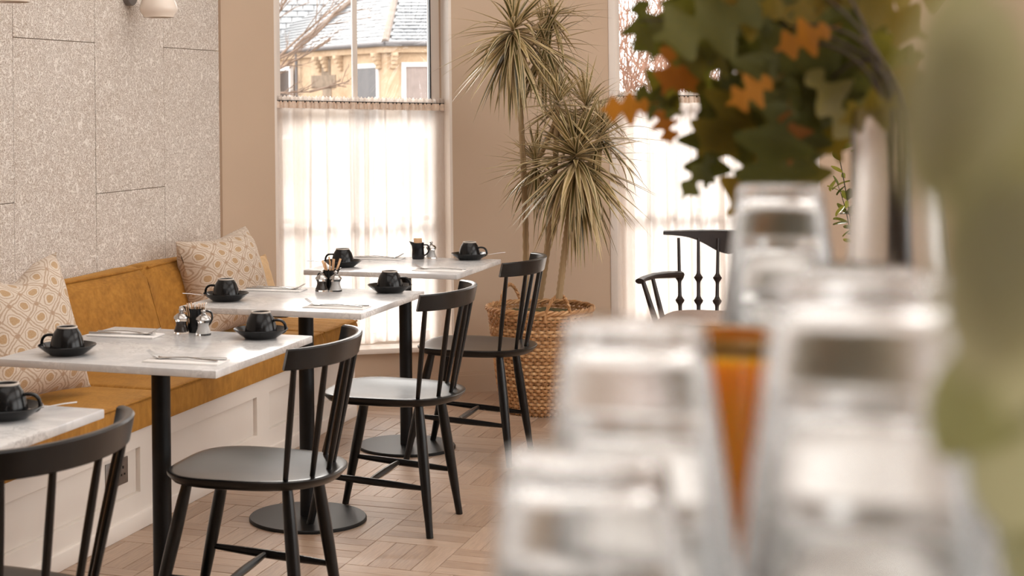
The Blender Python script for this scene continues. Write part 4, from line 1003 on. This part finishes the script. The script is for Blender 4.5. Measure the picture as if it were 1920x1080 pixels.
# ------------------------------------------------------------------ outside: street, house with a canted slate roof, bare trees
struct('floor_street', bx(-120, 80, 9.8, 160, -.75, -.6), 'asphalt')
def onray(px, py, d): return W(px, py, d)
hs = thing('stone_house', 'honey stone house with a slate roof seen through the left window', 'house', (0, 0, 0)); h0 = W(690, 560, 41); h0.z = -.6; hs.location = h0
ev = [(440, 96, 50), (553, 90, 44), (722, 80, 40), (905, 79, 40.5)]
EV = [W(*e_) for e_ in ev]; AP = W(757, -75, 43.5)
zev = EV[2].z
for e_ in EV: e_.z = zev
def hchild(n, bm, m, sm=30, par=None):
    o = obj(n, bm, m, par or hs, sm)
    if par is None: o.location = -h0
    return o
inw = lambda p, k=.25: p+(Vector((AP.x, AP.y, p.z))-p).normalized()*k
for i in range(3):
    P, Q = EV[i], EV[i+1]; p, q = inw(P), inw(Q); n = outn(Vector((p.x, p.y)), Vector((q.x, q.y))); 
    poly = [(p.x, p.y), (q.x, q.y), (q.x+n.x*.4, q.y+n.y*.4), (p.x+n.x*.4, p.y+n.y*.4)]
    hchild('wall', prism(poly, -.6, zev-.02), 'stone')
    bm = bmesh.new(); a = [P, Q]
    hchild('gutter', tube([P+Vector((0, 0, -.02)), Q+Vector((0, 0, -.02))], .07, 8), 'lead'); 
    po = inw(P, .10); qo = inw(Q, .10); hchild('cornice', prism([(po.x, po.y), (qo.x, qo.y), (qo.x+n.x*.2, qo.y+n.y*.2), (po.x+n.x*.2, po.y+n.y*.2)], zev-.24, zev-.06), 'stone')
    # slates: courses of small overlapping plates
    bm = bmesh.new(); rn = random.Random(i); rows = 26
    nr = (Q-P).cross(AP-P).normalized(); nr = nr if nr.z > 0 else -nr
    for r in range(rows):
        f0, f1 = r/rows, min(1, (r+1.25)/rows); A0, B0 = P.lerp(AP, f0), Q.lerp(AP, f0); A1, B1 = P.lerp(AP, f1), Q.lerp(AP, f1); wid = (B0-A0).length; ncol = max(1, int(wid/.26)); off = .5*(r % 2)/max(1, ncol)
        for c in range(ncol):
            u0, u1 = min(1, c/ncol+off+.003), min(1, (c+1)/ncol+off-.003)
            if u1 <= u0: continue
            l0 = .022+rn.uniform(0, .010); q4 = [A0.lerp(B0, u0)+nr*l0, A0.lerp(B0, u1)+nr*l0, A1.lerp(B1, u1)+nr*.006, A1.lerp(B1, u0)+nr*.006]; q4b = [A0.lerp(B0, u0)+nr*(l0-.018), A0.lerp(B0, u1)+nr*(l0-.018)]
            vs = [bm.verts.new(v) for v in q4]; vb = [bm.verts.new(v) for v in q4b]; bm.faces.new(vs); bm.faces.new((vb[0], vb[1], vs[1], vs[0]))
    o = hchild('slates', bm, 'slate', 0); o['kind'] = 'stuff'
    bm = bmesh.new(); bm.faces.new([bm.verts.new(v-nr*.02) for v in (P, Q, AP)]); hchild('roof_deck', bm, 'lead', 0)
MR = [W(300, 92, 47), W(1010, 88, 46), W(1010, -330, 58), W(300, -330, 59)]
bm = bmesh.new(); rn = random.Random(77); nr = (MR[1]-MR[0]).cross(MR[3]-MR[0]).normalized(); rows = 44
for r in range(rows):
    f0, f1 = r/rows, (r+1.25)/rows; A0, B0, A1, B1 = MR[0].lerp(MR[3], f0), MR[1].lerp(MR[2], f0), MR[0].lerp(MR[3], f1), MR[1].lerp(MR[2], f1); ncol = 34
    for c in range(ncol):
        u0, u1 = (c+.5*(r % 2))/ncol+.001, (c+1+.5*(r % 2))/ncol-.001; l0 = .022+rn.uniform(0, .010)
        vs = [bm.verts.new(v) for v in (A0.lerp(B0, u0)+nr*l0, A0.lerp(B0, u1)+nr*l0, A1.lerp(B1, u1)+nr*.006, A1.lerp(B1, u0)+nr*.006)]; vb = [bm.verts.new(A0.lerp(B0, u)+nr*(l0-.018)) for u in (u0, u1)]
        bm.faces.new(vs); bm.faces.new((vb[0], vb[1], vs[1], vs[0]))
o = hchild('slates', bm, 'slate', 0); o['kind'] = 'stuff'
bm = bmesh.new(); bm.faces.new([bm.verts.new(v-nr*.03) for v in MR]); hchild('roof_deck', bm, 'lead', 0)
m0, m1 = MR[0], MR[1]; hchild('wall', prism([(m0.x, m0.y), (m1.x, m1.y), (m1.x-3, m1.y+8), (m0.x-3, m0.y+8)], -.6, m1.z-.05), 'stone')
for e_ in EV[1:3]: hchild('hip_coping', tube([e_+Vector((0, 0, .02)), AP+Vector((0, 0, .05))], .095, 8), 'coping')
def on_face(i, px, py):              # a point of wall face i seen along that line
    p, q = inw(EV[i]), inw(EV[i+1]); n = Vector((*outn(Vector((p.x, p.y)), Vector((q.x, q.y))), 0)); r = W(px, py, 1)-Vector((0, 0, 1.4)); t = (p-Vector((0, 0, 1.4))).dot(n)/r.dot(n); return Vector((0, 0, 1.4))+r*t, n, (q-p).normalized()
for i, (xa, ya, xb, yb), gl in ((1, (520, 126, 547, 260), 'house_glass'), (1, (664, 121, 711, 260), 'house_glass'), (2, (752, 117, 812, 260), 'house_net')):
    a, n, d_ = on_face(i, xa, ya); b, _, _ = on_face(i, xb, ya); c, _, _ = on_face(i, xa, yb); wd = (b-a).length; z1, z0 = a.z, c.z; rz = math.atan2(d_.y, d_.x)
    if d_.dot(b-a) < 0: continue
    fr = bmesh.new(); t_ = .11
    for bb in ((0, t_, -.06, .05, z0, z1), (wd-t_*.6, wd, -.06, .05, z0, z1), (t_, wd-t_*.6, -.06, .05, z1-t_, z1), (t_, wd-t_*.6, -.06, .05, z0, z0+t_), (t_, wd-t_*.6, -.05, .05, (z0+z1)/2-.09, (z0+z1)/2+.0)): bx(*bb, 0, fr)
    fo = obj('window', fr, 'house_frame', hs); fo.location = Vector((a.x, a.y, 0))-h0; fo.rotation_euler = (0, 0, rz)
    pg = obj('pane', bx(t_, wd-t_*.6, -.02, .0, z0+t_, z1-t_), gl, fo)
for i, px in ((1, 600), (1, 614), (1, 640), (1, 712), (2, 737)):
    a, n, d_ = on_face(i, px, 92); rz = math.atan2(d_.y, d_.x); bm = bmesh.new()
    for k in range(4): bx(-.075, .075, -.24+.05*k, .0, zev-.24-.10*(k+1), zev-.24-.10*k, .012, bm)
    o = obj('corbel', bm, 'stone', hs); o.location = Vector((a.x, a.y, 0))-h0; o.rotation_euler = (0, 0, rz)
for (xa, ya, xb, yb) in ((604, 112, 620, 142), (585, 142, 630, 166), (606, 166, 622, 200)):
    a, n, d_ = on_face(1, xa, ya); b, _, _ = on_face(1, xb, ya); c, _, _ = on_face(1, xa, yb); rz = math.atan2(d_.y, d_.x); o = obj('stone_patch', bx(0, (b-a).length, -.03, .02, c.z, a.z, .01), 'rough_stone', hs); o.location = Vector((a.x, a.y, 0))-h0; o.rotation_euler = (0, 0, rz)
a, n, d_ = on_face(1, 560, 92); q_ = -n*.08; o = hchild('downpipe', tube([Vector((a.x, a.y, -.6))+q_, Vector((a.x, a.y, zev-.1))+q_], .045, 8), 'lead')
# bare tree in front of the house
def bare_tree(name, label, base, limbs, m, seed, r0, depth=2, group=None, fork=5):
    t = thing(name, label, 'tree', base, 0, group); rn = random.Random(seed); bmz = bmesh.new(); bp_ = Vector(base)
    def grow(p, q, r, lv):
        v = q-p; mid = (p+q)/2+Vector((rn.uniform(-1, 1), rn.uniform(-1, 1), rn.uniform(-1, 1)))*v.length*.14; pts = bez(p, mid, q, 6 if lv else 8)
        rr = [r*(1-.65*i/(len(pts)-1)) for i in range(len(pts))]
        if lv == 0: obj('limb', tube([x-bp_ for x in pts], rr, 7), m, t)
        else: tube([x-bp_ for x in pts], rr, 4, bmz, False)
        if lv < depth:
            for k in range(fork):
                u = rn.uniform(.3, 1); s_ = pts[int(u*(len(pts)-1))]; dirn = v.normalized()+Vector((rn.uniform(-1, 1), rn.uniform(-1, 1), rn.uniform(-.55, .8)))*.85; grow(s_, s_+dirn.normalized()*v.length*rn.uniform(.3, .5), r*.42, lv+1)
    for p, q in limbs: grow(Vector(p), Vector(q), r0, 0)
    o = obj('twigs', bmz, m, t); o['kind'] = 'stuff'; return t
d_ = 20; tb = W(470, 1000, d_); tb.z = -.6; cr = W(490, 175, d_)
bare_tree('bare_tree', 'leafless tree with bare tan boughs between the left window and the stone house', tb,
          [(tb, cr), (cr, W(585, 172, d_)), (W(580, 172, d_), W(655, 152, d_)), (cr, W(570, 70, d_)), (W(500, 120, d_), W(640, 10, d_-.5)), (W(490, 90, d_), W(570, -60, d_)), (W(500, 60, d_), W(540, -80, d_+.5)), (W(520, 110, d_), W(700, -40, d_+1)), (W(500, 140, d_), W(620, 75, d_))], 'bough', 6, .017, 2, None, 7)
# russet leafless shrubs beyond the second window
for k, (px, d_, lab) in enumerate(((1205, 13.0, 'russet leafless shrub behind the left part of the second window'), (1335, 16.0, 'russet leafless shrub behind the middle of the second window'), (1465, 18.8, 'russet leafless shrub behind the right part of the second window'))):
    b_ = W(px, 900, d_); b_.z = -.6; rn = random.Random(40+k); lm = []
    for i in range(20): lm.append((b_+Vector((rn.uniform(-.25, .25), rn.uniform(-.2, .2), 0)), W(px+rn.uniform(-75, 75), rn.uniform(-70, 150), d_+rn.uniform(-.4, .4))))
    bare_tree('bare_shrub', lab, b_, lm, 'twig', 60+k, .013, 2, 'russet shrubs outside', 9)
